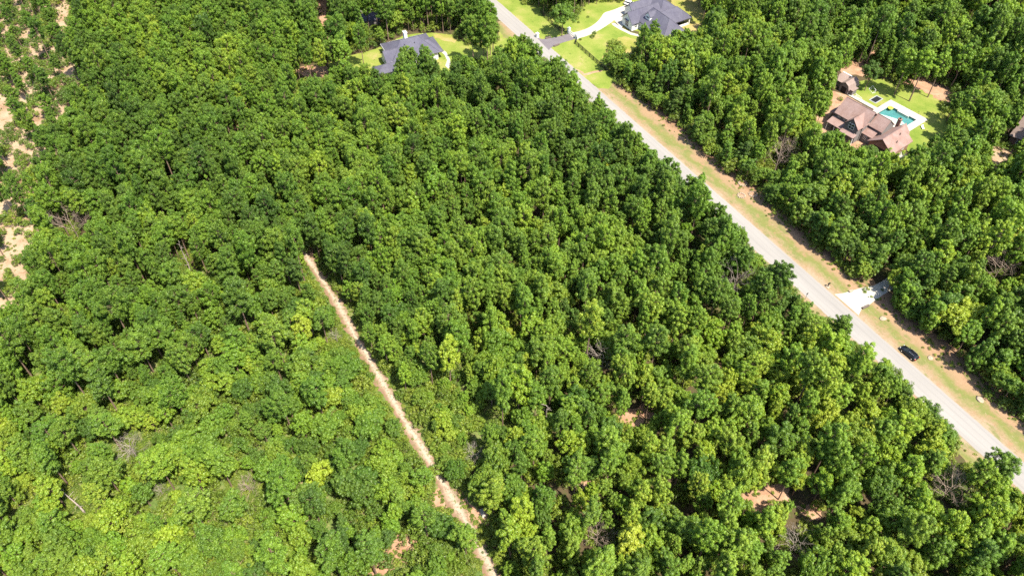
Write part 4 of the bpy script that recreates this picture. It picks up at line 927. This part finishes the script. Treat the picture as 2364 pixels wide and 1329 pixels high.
# trees that can be told apart in the photo come first: (kind, proto, crown px, crown py, scale, tint, label)
SPECIAL = [
  ('oak_tree', 3, 2225, 725, 1.12, .88, 'big yellow-green round oak above the black car'),
  ('oak_tree', 2, 1500, 90, 1.0, .22, 'dark tree standing before the white house front'),
  ('oak_tree', 1, 1425, 118, .80, .55, 'thin olive tree over the long black fence'),
  ('oak_tree', 0, 1300, 28, 1.0, .28, 'leafy tree behind the fence left of the white gate'),
  ('pine_tree', 1, 985, 142, .95, .30, 'dark pine hiding the front of the chimney house'),
  ('pine_tree', 5, 938, 138, .85, .34, 'pine crown before the slate roof with white chimney'),
  ('pine_tree', 0, 2310, 1075, .95, .30, 'dark pine overhanging the road at the lower right corner'),
  ('sweetgum_tree', 0, 1020, 965, .62, .62, 'vivid light-green rounded tree right of the track bend'),
  ('sweetgum_tree', 1, 735, 1085, .72, .85, 'yellow-green leafy tree left of the track'),
  ('oak_tree', 4, 1410, 985, .8, .12, 'very dark round tree by the red clay opening'),
  ('oak_tree', 0, 1625, 1090, .92, .02, 'very dark round tree left of the large clay opening'),
  ('sweetgum_tree', 2, 1455, 1240, .9, .92, 'tall yellow-green tree with long bright limbs near the bottom'),
  ('sweetgum_tree', 1, 1395, 365, .82, .95, 'yellow-topped tree near the road in the upper wood'),
  ('sweetgum_tree', 3, 820, 70, .95, .50, 'bright green broadleaf tree behind the chimney house'),
  ('oak_tree', 4, 2015, 160, .9, .04, 'dark cedar-like tree behind the barn shed'),
  ('oak_tree', 1, 2012, 345, .62, .12, 'dark round tree in front of the pool house garage'),
  ('oak_tree', 3, 2240, 290, 1.05, .55, 'broad tree shading the pool lawn on its right'),
  ('pine_tree', 2, 2245, 240, 1.0, .45, 'tall pine at the right end of the pool lawn'),
  ('pine_tree', 3, 2135, 150, 1.0, .62, 'bright pine on bare double trunks behind the pool'),
  ('pine_tree', 0, 2095, 145, 1.0, .55, 'pine with bright tufts behind the trampoline lawn'),
  ('pine_tree', 6, 2175, 150, .95, .55, 'slender pine over red straw behind the pool lawn'),
  ('pine_tree', 4, 2210, 130, .95, .50, 'pine with shaded trunk at the back of the red straw'),
  ('oak_tree', 0, 195, 935, .72, .50, 'rounded fresh-green tree in the scrub at the left'),
  ('oak_tree', 4, 90, 395, .85, .62, 'light-green tree beside the sandy strip'),
  ('sweetgum_tree', 1, 1880, 690, .6, .6, None),
]
for kind, pi, px, py, sc, tint, lab in SPECIAL:
    if lab is None: continue
    P = PROTO[kind][pi]; q = at(px, py, P['h'] * sc * .74); add_tree(kind, pi, q.x, q.y, sc, 1.0, tint, lab)
for px, py, sc, tint, lab in [(1127, 107, .42, .25, 'round clipped bush on the lawn of the chimney house'), (1371, 85, .6, .2, 'small dark sapling on the front lawn of the white house'), (1157, 106, .38, .15, 'dark little bush near the round clipped one'),
                              (1348, 22, .3, .2, 'tiny shrub behind the fence on the upper lawn'), (1357, 38, .3, .2, 'second tiny shrub on the upper lawn of the white house'), (1336, 50, .3, .25, 'tiny shrub near the driveway curve'), (1340, 90, .3, .2, 'tiny dark shrub just inside the gate'),
                              (1295, 62, .45, .3, 'leafy bush at the foot of the upper fence'), (864, 95, .55, .98, 'bright yellow flowering bush behind the lawn'), (1940, 228, .5, .45, 'low hedge bush in the small grass bed'), (1010, 1092, 1.05, .5, 'spreading bush growing right across the dirt track')]:
    q = at(px, py, .5); add_tree('bush', 3 if 'sapling' in lab else 0, q.x, q.y, sc, 1.2 if 'sapling' in lab else .9, tint, lab)

rg = random.Random(21)
def candidates(n, mode):
    for _ in range(n):
        y = 42 + 290 * math.sqrt(rg.random() * .98 + .02) if rg.random() < .75 else rg.uniform(42, 330)
        x = rg.uniform(-1, 1) * (60 + .68 * y)
        if mode == 'tree':
            cx, cy = pix(x, y, 11.0)
            r = region(cx, cy)
            if pip(LOWSC, *pix(x, y, 3.0)): r = 'low'
            elif r == 'low': r = 'southeast'
            mx, hs, sp = REG[r]
            k = rg.choices(KIND, mx)[0]; pi = rg.randrange(7 if k == 'pine_tree' and r in ('sandy', 'north') else len(PROTO[k])); sc = rg.uniform(*hs)
            if k == 'bush': sc = rg.uniform(.8, 1.3)
            if r in ('southwest', 'low') and k == 'pine_tree': sc = min(1, sc * 1.2)
            zs = rg.uniform(1.08, 1.4) if r in ('north', 'east', 'southeast') else rg.uniform(.85, 1.2)
            P = PROTO[k][pi]; R = P['R'] * sc; h = P['h'] * sc * zs
            if r == 'southeast' and lown(x, y, .045, 1.3) < -.25 and rg.random() < .35: continue
            if not near_ok(x, y, R, sp + (.05 if k != 'pine_tree' else 0)): continue
        else:
            r = region(*pix(x, y, 1.5))
            if r == 'sandy' and rg.random() < .6: continue
            k = 'bush'; pi = rg.randrange(len(PROTO[k])); sc = rg.uniform(.55, 1.25) if r not in ('southwest', 'low') else rg.uniform(.7, 1.5)
            P = PROTO[k][pi]; R = P['R'] * sc; zs = rg.uniform(.8, 1.2); h = P['h'] * sc * zs
            if not near_ok_b(x, y, R): continue
        near_side = -26 < road_uv(x, y)[1] < -ROADW
        if not base_ok(x, y, k, sc) or not view_ok(x, y, R * 1.02, h, k == 'bush', .16 if near_side else .05): continue
        if k != 'bush' and not sun_ok(x, y, R, h) and rg.random() > .06: continue
        tint = TINT[r] + .16 * lown(x, y, .06, .7) + .10 * lown(x, y, .17, 2.1) + rg.gauss(0, .11)
        if k == 'oak_tree' and rg.random() < .22: tint -= .22
        if rg.random() < .03: tint += .22
        tint = min(tint, .74)
        yield k, pi, x, y, sc, zs, tint
def edge(n):
    for _ in range(n):
        u = rg.uniform(-105, 130); far = rg.random() < .62; v = rg.uniform(8.6, 13.0) if far else rg.uniform(-ROADW - 7, -ROADW - 2.4); q = rp(u, v)
        k = rg.choices(('pine_tree', 'oak_tree', 'sweetgum_tree', 'bush'), (.42, .27, .11, .2))[0]; pi = rg.randrange(len(PROTO[k])); sc = rg.uniform(.42, .75) if k != 'bush' else rg.uniform(.9, 1.5)
        if k == 'pine_tree': pi = rg.choice((7, 8)); sc = rg.uniform(.6, 1.05)
        P = PROTO[k][pi]
        if near_ok(q.x, q.y, P['R'] * sc, .48) and base_ok(q.x, q.y, k, sc) and view_ok(q.x, q.y, P['R'] * sc, P['h'] * sc, False, .12): add_tree(k, pi, q.x, q.y, sc, rg.uniform(.85, 1.1), .32 + rg.gauss(0, .12))
edge(1500)
for c in candidates(56000, 'tree'): add_tree(*c)
bgrid = {}
def near_ok_b(x, y, R):
    ci, cj = int(x // 3), int(y // 3)
    for a in range(ci - 1, ci + 2):
        for b in range(cj - 1, cj + 2):
            for (bx, by, br) in bgrid.get((a, b), ()):
                if (x - bx) ** 2 + (y - by) ** 2 < (.46 * (R + br)) ** 2: return False
    return True
for c in candidates(38000, 'bush'):
    t = add_tree(*c); bgrid.setdefault((int(t['x'] // 3), int(t['y'] // 3)), []).append((t['x'], t['y'], t['R']))

# low plants that close the gaps of the scrub
def lowfill(n):
    for _ in range(n):
        if rg.random() < .6:
            cx_, cy_, ra_, rb_ = rg.choice(DEADSPOTS); q = at(cx_ + rg.uniform(-1.2, 1.2) * ra_, cy_ + rg.uniform(-1.2, 1.4) * rb_); x, y = q.x, q.y
        else: q = at(rg.uniform(-60, 1300), rg.uniform(600, 1400)); x, y = q.x, q.y
        if region(*pix(x, y, .5)) not in ('southwest', 'low', 'southeast', 'east', 'north'): continue
        pi = rg.randrange(4); sc = rg.uniform(.28, .55); P = PROTO['bush'][pi]; R = P['R'] * sc
        ci, cj = int(x // 3), int(y // 3)
        if any((x - bx) ** 2 + (y - by) ** 2 < (.42 * (R + br)) ** 2 for a in range(ci - 1, ci + 2) for b in range(cj - 1, cj + 2) for bx, by, br in bgrid.get((a, b), ())): continue
        if not base_ok(x, y, 'bush', sc) or not view_ok(x, y, R, .9, True): continue
        add_tree('bush', pi, x, y, sc, .7, .42 + rg.gauss(0, .12)); bgrid.setdefault((ci, cj), []).append((x, y, R))
lowfill(4500)
def weeds(n):
    spots = [[at(*q) for q in P] for P in OPEN if max(q[0] for q in P) - min(q[0] for q in P) < 125]
    TP = [at(*q) for q in TR]
    for _ in range(n):
        c = rg.random()
        if c < .22: P = rg.choice(spots); q = P[0].lerp(P[rg.randrange(len(P))], rg.random()).lerp(rg.choice(P), rg.random() * .6) + Vector((rg.gauss(0, 1), rg.gauss(0, 1), 0))
        elif c < .58:
            i = rg.randrange(len(TP) - 1); d = (TP[i + 1] - TP[i]).normalized(); q = TP[i].lerp(TP[i + 1], rg.random()) + Vector((-d.y, d.x, 0)) * rg.choice((-1, 1)) * rg.gauss(1.75, .45)
        elif c < .9: q = rp(rg.uniform(-96, 120), rg.gauss(8.6, 1.3))
        else: q = rp(rg.uniform(-90, 120), -ROADW - abs(rg.gauss(2.2, .8)))
        if -ROADW - .8 < road_uv(q.x, q.y)[1] < 4.5: continue
        add_tree('bush', rg.randrange(4), q.x, q.y, rg.uniform(.10, .27), rg.uniform(.5, .9), .5 + rg.gauss(0, .25))
weeds(1500)
def trackside(n):
    TP = [at(*q) for q in TR]
    for _ in range(n):
        i = rg.randrange(len(TP) - 1); d = (TP[i + 1] - TP[i]).normalized(); q = TP[i].lerp(TP[i + 1], rg.random()) + Vector((-d.y, d.x, 0)) * rg.choice((-1, 1)) * rg.uniform(1.9, 9.0)
        pi = rg.randrange(4); sc = rg.uniform(.4, 1.0); P = PROTO['bush'][pi]; R = P['R'] * sc; ci, cj = int(q.x // 3), int(q.y // 3)
        if any((q.x - bx) ** 2 + (q.y - by) ** 2 < (.40 * (R + br)) ** 2 for a in range(ci - 1, ci + 2) for b in range(cj - 1, cj + 2) for bx, by, br in bgrid.get((a, b), ())): continue
        if not base_ok(q.x, q.y, 'bush', sc) or not view_ok(q.x, q.y, R * .8, P['h'] * sc, True, .12): continue
        add_tree('bush', pi, q.x, q.y, sc, rg.uniform(.8, 1.1), .42 + rg.gauss(0, .12)); bgrid.setdefault((ci, cj), []).append((q.x, q.y, R))
trackside(3500)

# which of them show, and how large
idb = np.full((GH, GW), -1, int)
order = sorted(range(len(trees)), key=lambda i: -(trees[i]['x'] ** 2 + trees[i]['y'] ** 2 + (CAMH - trees[i]['h'] * .7) ** 2))
for i in order:
    t = trees[i]; zc = t['h'] * (t['cb'] + 1) / 2; px, py = pix(t['x'], t['y'], zc); k = FPX / (t['y'] * CP + (CAMH - zc) * SP)
    ra = t['R'] * k * .95; rb = math.sqrt((t['R'] * SP * .95) ** 2 + (t['h'] * (1 - t['cb']) / 2 * CP) ** 2) * k
    x0, x1, y0, y1 = int((px - ra) / S), int((px + ra) / S) + 1, int((py - rb) / S), int((py + rb) / S) + 1
    x0, y0, x1, y1 = max(x0, 0), max(y0, 0), min(x1, GW), min(y1, GH)
    if x0 >= x1 or y0 >= y1: continue
    sx, sy = gxp[y0:y1, x0:x1], gyp[y0:y1, x0:x1]
    m = ((sx - px) / ra) ** 2 + ((sy - py) / rb) ** 2 < 1
    idb[y0:y1, x0:x1][m] = i
cnt = np.bincount(idb[idb >= 0].ravel(), minlength=len(trees))
for i, t in enumerate(trees): t['vis'] = int(cnt[i]) + (100000 if t['special'] else 0)

# ------------------------------------------------------------------ labels for single trees
MARKS = [(at(2097, 818), 'the black car'), (at(1990, 690), 'the pale driveway mouth'), (at(300, 1025), 'the grey dead tree'), (at(425, 600), 'the pale standing snag'), (at(1760, 1145), 'the large pink clay opening'),
         (at(1460, 958), 'the red clay opening'), (at(1090, 1185), 'the track clearing'), (at(715, 605), 'the upper end of the track'), (at(890, 900), 'the middle of the track'), (at(2195, 1120), 'the bare brown tree'),
         (at(1720, 440), 'the stone rings by the road'), (at(905, 1265), 'the clay gap at the bottom edge'), (at(570, 1115), 'the brown dead brush'), (at(1390, 830), 'the bare white branches'), (at(540, 300), 'the small clay gap in the pines'),
         (loc(H3, 10, 4), 'the pool house'), (loc(H1, 4, 8), 'the chimney house'), (loc(H2, 8, 8), 'the white house'), (at(60, 250), 'the sandy strip'), (at(1127, 1320), 'where the track leaves the frame'), (at(2300, 1020), 'the road at the right edge'),
         (at(195, 960), 'the rounded fresh-green scrub tree'), (at(735, 1110), 'the yellow-green tree left of the track'), (at(370, 1140), 'the small pale dead bush'), (at(166, 1165), 'the fallen pale trunk'), (at(775, 785), 'the white dead sapling'), (at(2310, 660), 'the bare rust-brown crown'), (at(1800, 400), 'the bare brown crown beyond the road'), (at(1020, 1000), 'the vivid light-green tree'), (at(1395, 410), 'the yellow-topped tree'), (at(160, 560), 'the browned dead pine top'), (at(1838, 1290), 'the bare grey twigs'), (at(1700, 690), 'the bare pale branches by the road'), (at(350, 850), 'the middle of the left scrub'), (at(900, 400), 'the centre of the upper wood'), (at(400, 250), 'the upper left part of the wood')]
WORD = {'pine_tree': 'pine', 'oak_tree': 'round-crowned broadleaf tree', 'sweetgum_tree': 'light leafy tree', 'bush': 'bush'}
PLURAL = {'pine_tree': 'pine trees of the wood', 'oak_tree': 'broadleaf trees of the wood', 'sweetgum_tree': 'light leafy trees of the wood', 'bush': 'bushes under and between the trees'}
PLACE = {'north': 'in the dense wood above the track', 'sandy': 'on the sandy strip at the left', 'southwest': 'in the scrub left of the track', 'low': 'in the low thicket right of the track', 'southeast': 'in the wood between track and road', 'east': 'in the wood beyond the road'}
ORDW = 'second third fourth fifth sixth seventh eighth ninth tenth eleventh twelfth thirteenth fourteenth fifteenth sixteenth seventeenth eighteenth nineteenth twentieth twenty-first twenty-second twenty-third twenty-fourth twenty-fifth twenty-sixth twenty-seventh twenty-eighth twenty-ninth thirtieth thirty-first thirty-second thirty-third thirty-fourth thirty-fifth thirty-sixth'.split()
ORD = ['nearest'] + [w + ' nearest' for w in ORDW]
def shade(t): return 'dark green' if t['tint'] < .25 else 'mid green' if t['tint'] < .45 else 'fresh green' if t['tint'] < .68 else 'yellow-green'
solo = []; mass = []
for k in KIND:
    L = sorted([t for t in trees if t['kind'] == k], key=lambda t: -t['vis'])
    pick = [t for t in L[:298] if t['vis'] >= 3]; solo += pick; ids = {id(t) for t in pick}; mass += [t for t in L if id(t) not in ids and not (k == 'bush' and t['vis'] == 0 and rg.random() < .35)]
    by = {}
    for t in pick:
        d = [((t['x'] - m[0].x) ** 2 + (t['y'] - m[0].y) ** 2, n) for n, m in enumerate(MARKS)]; dd, n = min(d); by.setdefault(n, []).append((dd, t))
    for n, l in by.items():
        l.sort(key=lambda e: e[0])
        for r, (dd, t) in enumerate(l):
            t['label'] = f"{shade(t)} {WORD[k]}, {ORD[r]} to {MARKS[n][1]}" if r < len(ORD) and dd < 70 ** 2 else None
    for t in pick:
        if t['special']: t['label'] = t['special']
        if not t['label']:
            size = 'large' if t['R'] > 3.4 else 'slender' if t['R'] < 2.4 else 'middling'
            px, py = pix(t['x'], t['y'], t['h'] * .7); t['label'] = f"{size} {shade(t)} {WORD[k]} {PLACE[region(px, py)]}"
made = {}
for t in solo:
    P = PROTO[t['kind']][t['p']]
    rt = bpy.data.objects.new(t['kind'], None); COL.objects.link(rt); rt.location = (t['x'], t['y'], 0); rt.rotation_euler = (0, 0, t['rot']); rt.scale = (t['sc'] * t['asp'], t['sc'] / t['asp'], t['sc'] * t['zs'])
    tag(rt, t['label'], 'bush' if t['kind'] == 'bush' else 'tree', PLURAL[t['kind']])
    key = (t['kind'], t['p'])
    if key not in made:
        cr = bpy.data.objects.new('foliage' if t['kind'] == 'bush' else 'crown', P['crown']); tk = bpy.data.objects.new('stems' if t['kind'] == 'bush' else 'trunk', P['trunk']); made[key] = (cr, tk)
    else: cr, tk = made[key][0].copy(), made[key][1].copy()
    for o in (cr, tk): COL.objects.link(o); o.parent = rt
    cr['tint'] = float(t['tint'])

# ------------------------------------------------------------------ the rest of the wood: one mass per kind
def mass_object(name, kind, label):
    L = [t for t in mass if t['kind'] == kind]
    if not L: return
    me = bpy.data.meshes.new(name); me.vertices.add(len(L)); me.vertices.foreach_set('co', np.array([(t['x'], t['y'], 0) for t in L], np.float32).ravel())
    for an, ty, vals in (('proto', 'INT', [t['p'] for t in L]), ('turn', 'FLOAT', [t['rot'] for t in L]), ('size', 'FLOAT', [t['sc'] for t in L]), ('tall', 'FLOAT', [t['zs'] for t in L]), ('tint', 'FLOAT', [t['tint'] for t in L]), ('wide', 'FLOAT', [t['sc'] * t['asp'] for t in L]), ('deep', 'FLOAT', [t['sc'] / t['asp'] for t in L])):
        a = me.attributes.new(an, ty, 'POINT'); a.data.foreach_set('value', vals)
    o = link(name, me, None); tag(o, label, kind='stuff')
    ng = bpy.data.node_groups.new(name, 'GeometryNodeTree'); ng.interface.new_socket('Geometry', in_out='INPUT', socket_type='NodeSocketGeometry'); ng.interface.new_socket('Geometry', in_out='OUTPUT', socket_type='NodeSocketGeometry')
    N, LK = ng.nodes, ng.links; gi = N.new('NodeGroupInput'); go = N.new('NodeGroupOutput'); jn = N.new('GeometryNodeJoinGeometry')
    def attr(n, ty):
        a = N.new('GeometryNodeInputNamedAttribute'); a.data_type = ty; a.inputs[0].default_value = n; return a.outputs[0]
    pr = attr('proto', 'INT'); rot = N.new('ShaderNodeCombineXYZ'); LK.new(attr('turn', 'FLOAT'), rot.inputs[2]); sz = attr('size', 'FLOAT')
    mu = N.new('ShaderNodeMath'); mu.operation = 'MULTIPLY'; LK.new(sz, mu.inputs[0]); LK.new(attr('tall', 'FLOAT'), mu.inputs[1])
    sc = N.new('ShaderNodeCombineXYZ'); LK.new(attr('wide', 'FLOAT'), sc.inputs[0]); LK.new(attr('deep', 'FLOAT'), sc.inputs[1]); LK.new(mu.outputs[0], sc.inputs[2])
    for p in range(len(PROTO[kind])):
        if (kind, p) not in made: continue
        j2 = N.new('GeometryNodeJoinGeometry')
        for ob in made[(kind, p)]:
            oi = N.new('GeometryNodeObjectInfo'); oi.inputs['Object'].default_value = ob; LK.new(oi.outputs['Geometry'], j2.inputs[0])
        cmp = N.new('FunctionNodeCompare'); cmp.data_type = 'INT'; cmp.operation = 'EQUAL'; LK.new(pr, cmp.inputs[2]); cmp.inputs[3].default_value = p
        ip = N.new('GeometryNodeInstanceOnPoints'); LK.new(gi.outputs[0], ip.inputs['Points']); LK.new(cmp.outputs[0], ip.inputs['Selection']); LK.new(j2.outputs[0], ip.inputs['Instance'])
        LK.new(rot.outputs[0], ip.inputs['Rotation']); LK.new(sc.outputs[0], ip.inputs['Scale']); LK.new(ip.outputs[0], jn.inputs[0])
    LK.new(jn.outputs[0], go.inputs[0])
    md = o.modifiers.new('growth', 'NODES'); md.node_group = ng
mass_object('pine_forest', 'pine_tree', 'mass of further pines of the wood')
mass_object('oak_forest', 'oak_tree', 'mass of further broadleaf trees of the wood')
mass_object('sweetgum_forest', 'sweetgum_tree', 'mass of further light leafy trees of the wood')
mass_object('undergrowth', 'bush', 'mass of low green undergrowth beneath the trees')
print('TREES', {k: (sum(t['kind'] == k for t in solo), sum(t['kind'] == k for t in mass)) for k in KIND})

# ------------------------------------------------------------------ dead trees
def dead_tree(px, py, h, spread, mat, label, seed, lean=(0, 0), depth=4, zoff=0.0, name='dead_tree', r0=0.2, up=.6, bare=.35):
    p = at(px, py, h * .55); rg_ = random.Random(seed); rt = empty(name, (p.x, p.y, 0)); tag(rt, label, 'dead tree', 'dead trees in the wood')
    bt = bmesh.new(); bb = bmesh.new()
    top = Vector((lean[0], lean[1], h * .62)); tube(bt, (0, 0, 0), top * .5, r0, r0 * .8, 7); tube(bt, top * .5, top, r0 * .8, r0 * .6, 7)
    def grow(p0, d, L, r, k):
        p1 = p0 + d * L; tube(bb, p0, p1, r, r * .6, 3)
        if k == 0: return
        for _ in range(rg_.choice((2, 3, 3))):
            nd = (d + Vector((rg_.gauss(0, spread), rg_.gauss(0, spread), rg_.gauss(.1 * up, .3)))).normalized(); grow(p0.lerp(p1, rg_.uniform(.55, 1)), nd, L * rg_.uniform(.6, .82), r * .6, k - 1)
    for i in range(12):
        t = bare + (1 - bare) * i / 11; az = i * 2.4 + rg_.uniform(0, 1); d = Vector((math.cos(az) * spread * 1.4, math.sin(az) * spread * 1.4, up)).normalized()
        grow(top * t, d, h * .27 * (1.1 - .35 * t), r0 * .34, depth - 1)
    from_bm('trunk', bt, mat, rt); from_bm('branches', bb, mat, rt)
dead_tree(300, 1030, 7.5, .75, M['deadwood'], 'bleached bare dead tree spreading grey branches in the scrub', 1, up=.5, r0=.16, depth=5)
dead_tree(2195, 1125, 11, .6, M['deadbrown'], 'large bare brown tree at the lower right near the road', 2, up=.8, r0=.13, depth=5)
dead_tree(570, 1120, 5.5, .8, M['deadbrown'], 'brown dead brush in a gap of the scrub', 3, up=.6, r0=.12, depth=5)
dead_tree(1393, 828, 11.0, .6, M['deadwood'], 'bare white branches sticking out of the canopy', 4, up=.9, r0=.15)
dead_tree(1800, 358, 12.5, .6, M['deadbrown'], 'bare brown crown in the wood across the road', 5, up=.8, depth=5, r0=.14)
dead_tree(2310, 618, 12, .6, M['deadbrown'], 'bare rust-brown crown above the yellow-green oak', 6, up=.7, depth=5, r0=.14)
dead_tree(1700, 645, 13, .6, M['deadwood'], 'bare pale branches near the road across from the driveway', 7, up=.8, r0=.15)
dead_tree(1838, 1250, 9, .6, M['deadwood'], 'bare grey twigs in the lower right wood', 8, up=.8, r0=.13)
dead_tree(1380, 1235, 8.5, .55, M['deadbrown'], 'bare twiggy crown near the bottom edge', 9, up=.8, r0=.13, depth=5)
dead_tree(775, 775, 4.5, .7, M['deadwood'], 'small white dead sapling beside the track', 10, up=.8, r0=.08)
dead_tree(1092, 1045, 6, .7, M['deadwood'], 'thin bleached dead tree right of the track bend', 11, up=.8, r0=.1)
dead_tree(370, 1130, 4, .8, M['deadwood'], 'small pale dead bush in the left scrub', 12, up=.6, r0=.08)
dead_tree(160, 510, 13, .55, M['deadbrown'], 'browned dead pine top beside the sandy strip', 13, up=.7, depth=5, r0=.14)
def snag(px0, py0, px1, py1, h0, label, seed, h1=None):
    """a bare trunk from its foot to its broken top"""
    a = at(px0, py0, h0); b = at(px1, py1, h1); rt = empty('dead_snag', (a.x, a.y, 0)); tag(rt, label, 'dead tree', 'dead trees in the wood')
    bm = bmesh.new(); a0 = Vector((0, 0, a.z)); b0 = b - a + Vector((0, 0, a.z)); rg_ = random.Random(seed); pr = a0
    if h0 > .1: tube(bm, (0, 0, 0), a0, .21, .2, 8)
    for i in range(1, 6):
        q = a0.lerp(b0, i / 5) + Vector((rg_.gauss(0, .08), rg_.gauss(0, .08), 0)); tube(bm, pr, q, .2 - .03 * (i - 1), .2 - .03 * i, 8); pr = q
    from_bm('trunk', bm, M['deadwood'], rt); bm = bmesh.new()
    for i in range(9):
        q = a0.lerp(b0, rg_.uniform(.15, 1)); d = Vector((rg_.gauss(0, 1), rg_.gauss(0, 1), rg_.uniform(0, .6))).normalized() * rg_.uniform(.6, 1.6); tube(bm, q, q + d, .07, .03, 4)
    from_bm('branch_stubs', bm, M['deadwood'], rt)
snag(438, 622, 412, 556, 1.0, 'pale standing snag leaning in the left wood', 1, 10.5)
snag(192, 1178, 140, 1128, 1.2, 'fallen pale dead trunk lying across the scrub', 2, 4.0)
snag(1262, 968, 1262, 935, 3.0, 'short white dead trunk in a dark gap right of the track', 3, 8.0)

# ------------------------------------------------------------------ roadside stones and small things
def rock(p, r, mat, name, label, cat, grp, seed, flat=.5):
    r *= .8; rg_ = random.Random(seed); bm = bmesh.new(); bmesh.ops.create_icosphere(bm, subdivisions=2, radius=1)
    for v in bm.verts: v.co *= 1 + rg_.gauss(0, .12); v.co.z *= flat
    o = from_bm(name, bm, mat, None, True); o.location = (p.x, p.y, .02 + r * flat * .25); o.scale = (r, r * .8, r); o.rotation_euler = (0, 0, rg_.uniform(0, 3)); tag(o, label, cat, grp); return o
for n, (px, py, r, lab) in enumerate([(1714, 424, 1.15, 'stone ring nearest the trees beyond the road verge'), (1711, 452, 1.0, 'stone ring nearest the road on the shaded verge'), (1738, 449, 1.1, 'stone ring with dark centre on the far verge')]):
    p = at(px, py); rt = empty('stone_ring', (p.x, p.y, .02)); tag(rt, lab, 'stone ring', 'stone rings on the verge')
    rg_ = random.Random(n); me = None
    for k in range(11):
        a = 2 * math.pi * k / 11
        bm = bmesh.new(); bmesh.ops.create_icosphere(bm, subdivisions=1, radius=.3)
        for v in bm.verts: v.co *= 1 + rg_.gauss(0, .14)
        s = from_bm('stone', bm, M['stone'], rt); s.location = (math.cos(a) * r, math.sin(a) * r, .12); s.rotation_euler = (0, 0, a)
    pyd('earth', [(math.cos(2 * math.pi * k / 14) * r * .95, math.sin(2 * math.pi * k / 14) * r * .95, .06) for k in range(14)], [tuple(range(14))], M['clay'], rt)
rock(at(2038, 735), 1.15, M['stone'], 'boulder', 'pale flat boulder on the verge below the driveway mouth', 'boulder', 'pale boulders on the verge', 1, .2)
rock(at(2148, 826), 1.05, M['stone'], 'boulder', 'pale flat boulder on the verge beside the black car', 'boulder', 'pale boulders on the verge', 2, .2)
rock(at(2262, 922), 1.3, M['stone'], 'boulder', 'broad pale boulder at the wood edge lower right', 'boulder', 'pale boulders on the verge', 3, .2)
o = box('concrete_slab', -.35, .35, -1.0, 1.0, 0, .16, M['concrete_dull'], None, .03); p = at(1114, 1184); o.location = (p.x, p.y, .035); o.rotation_euler = (0, 0, .35); tag(o, 'pale slab lying at the edge of the track clearing', 'slab')
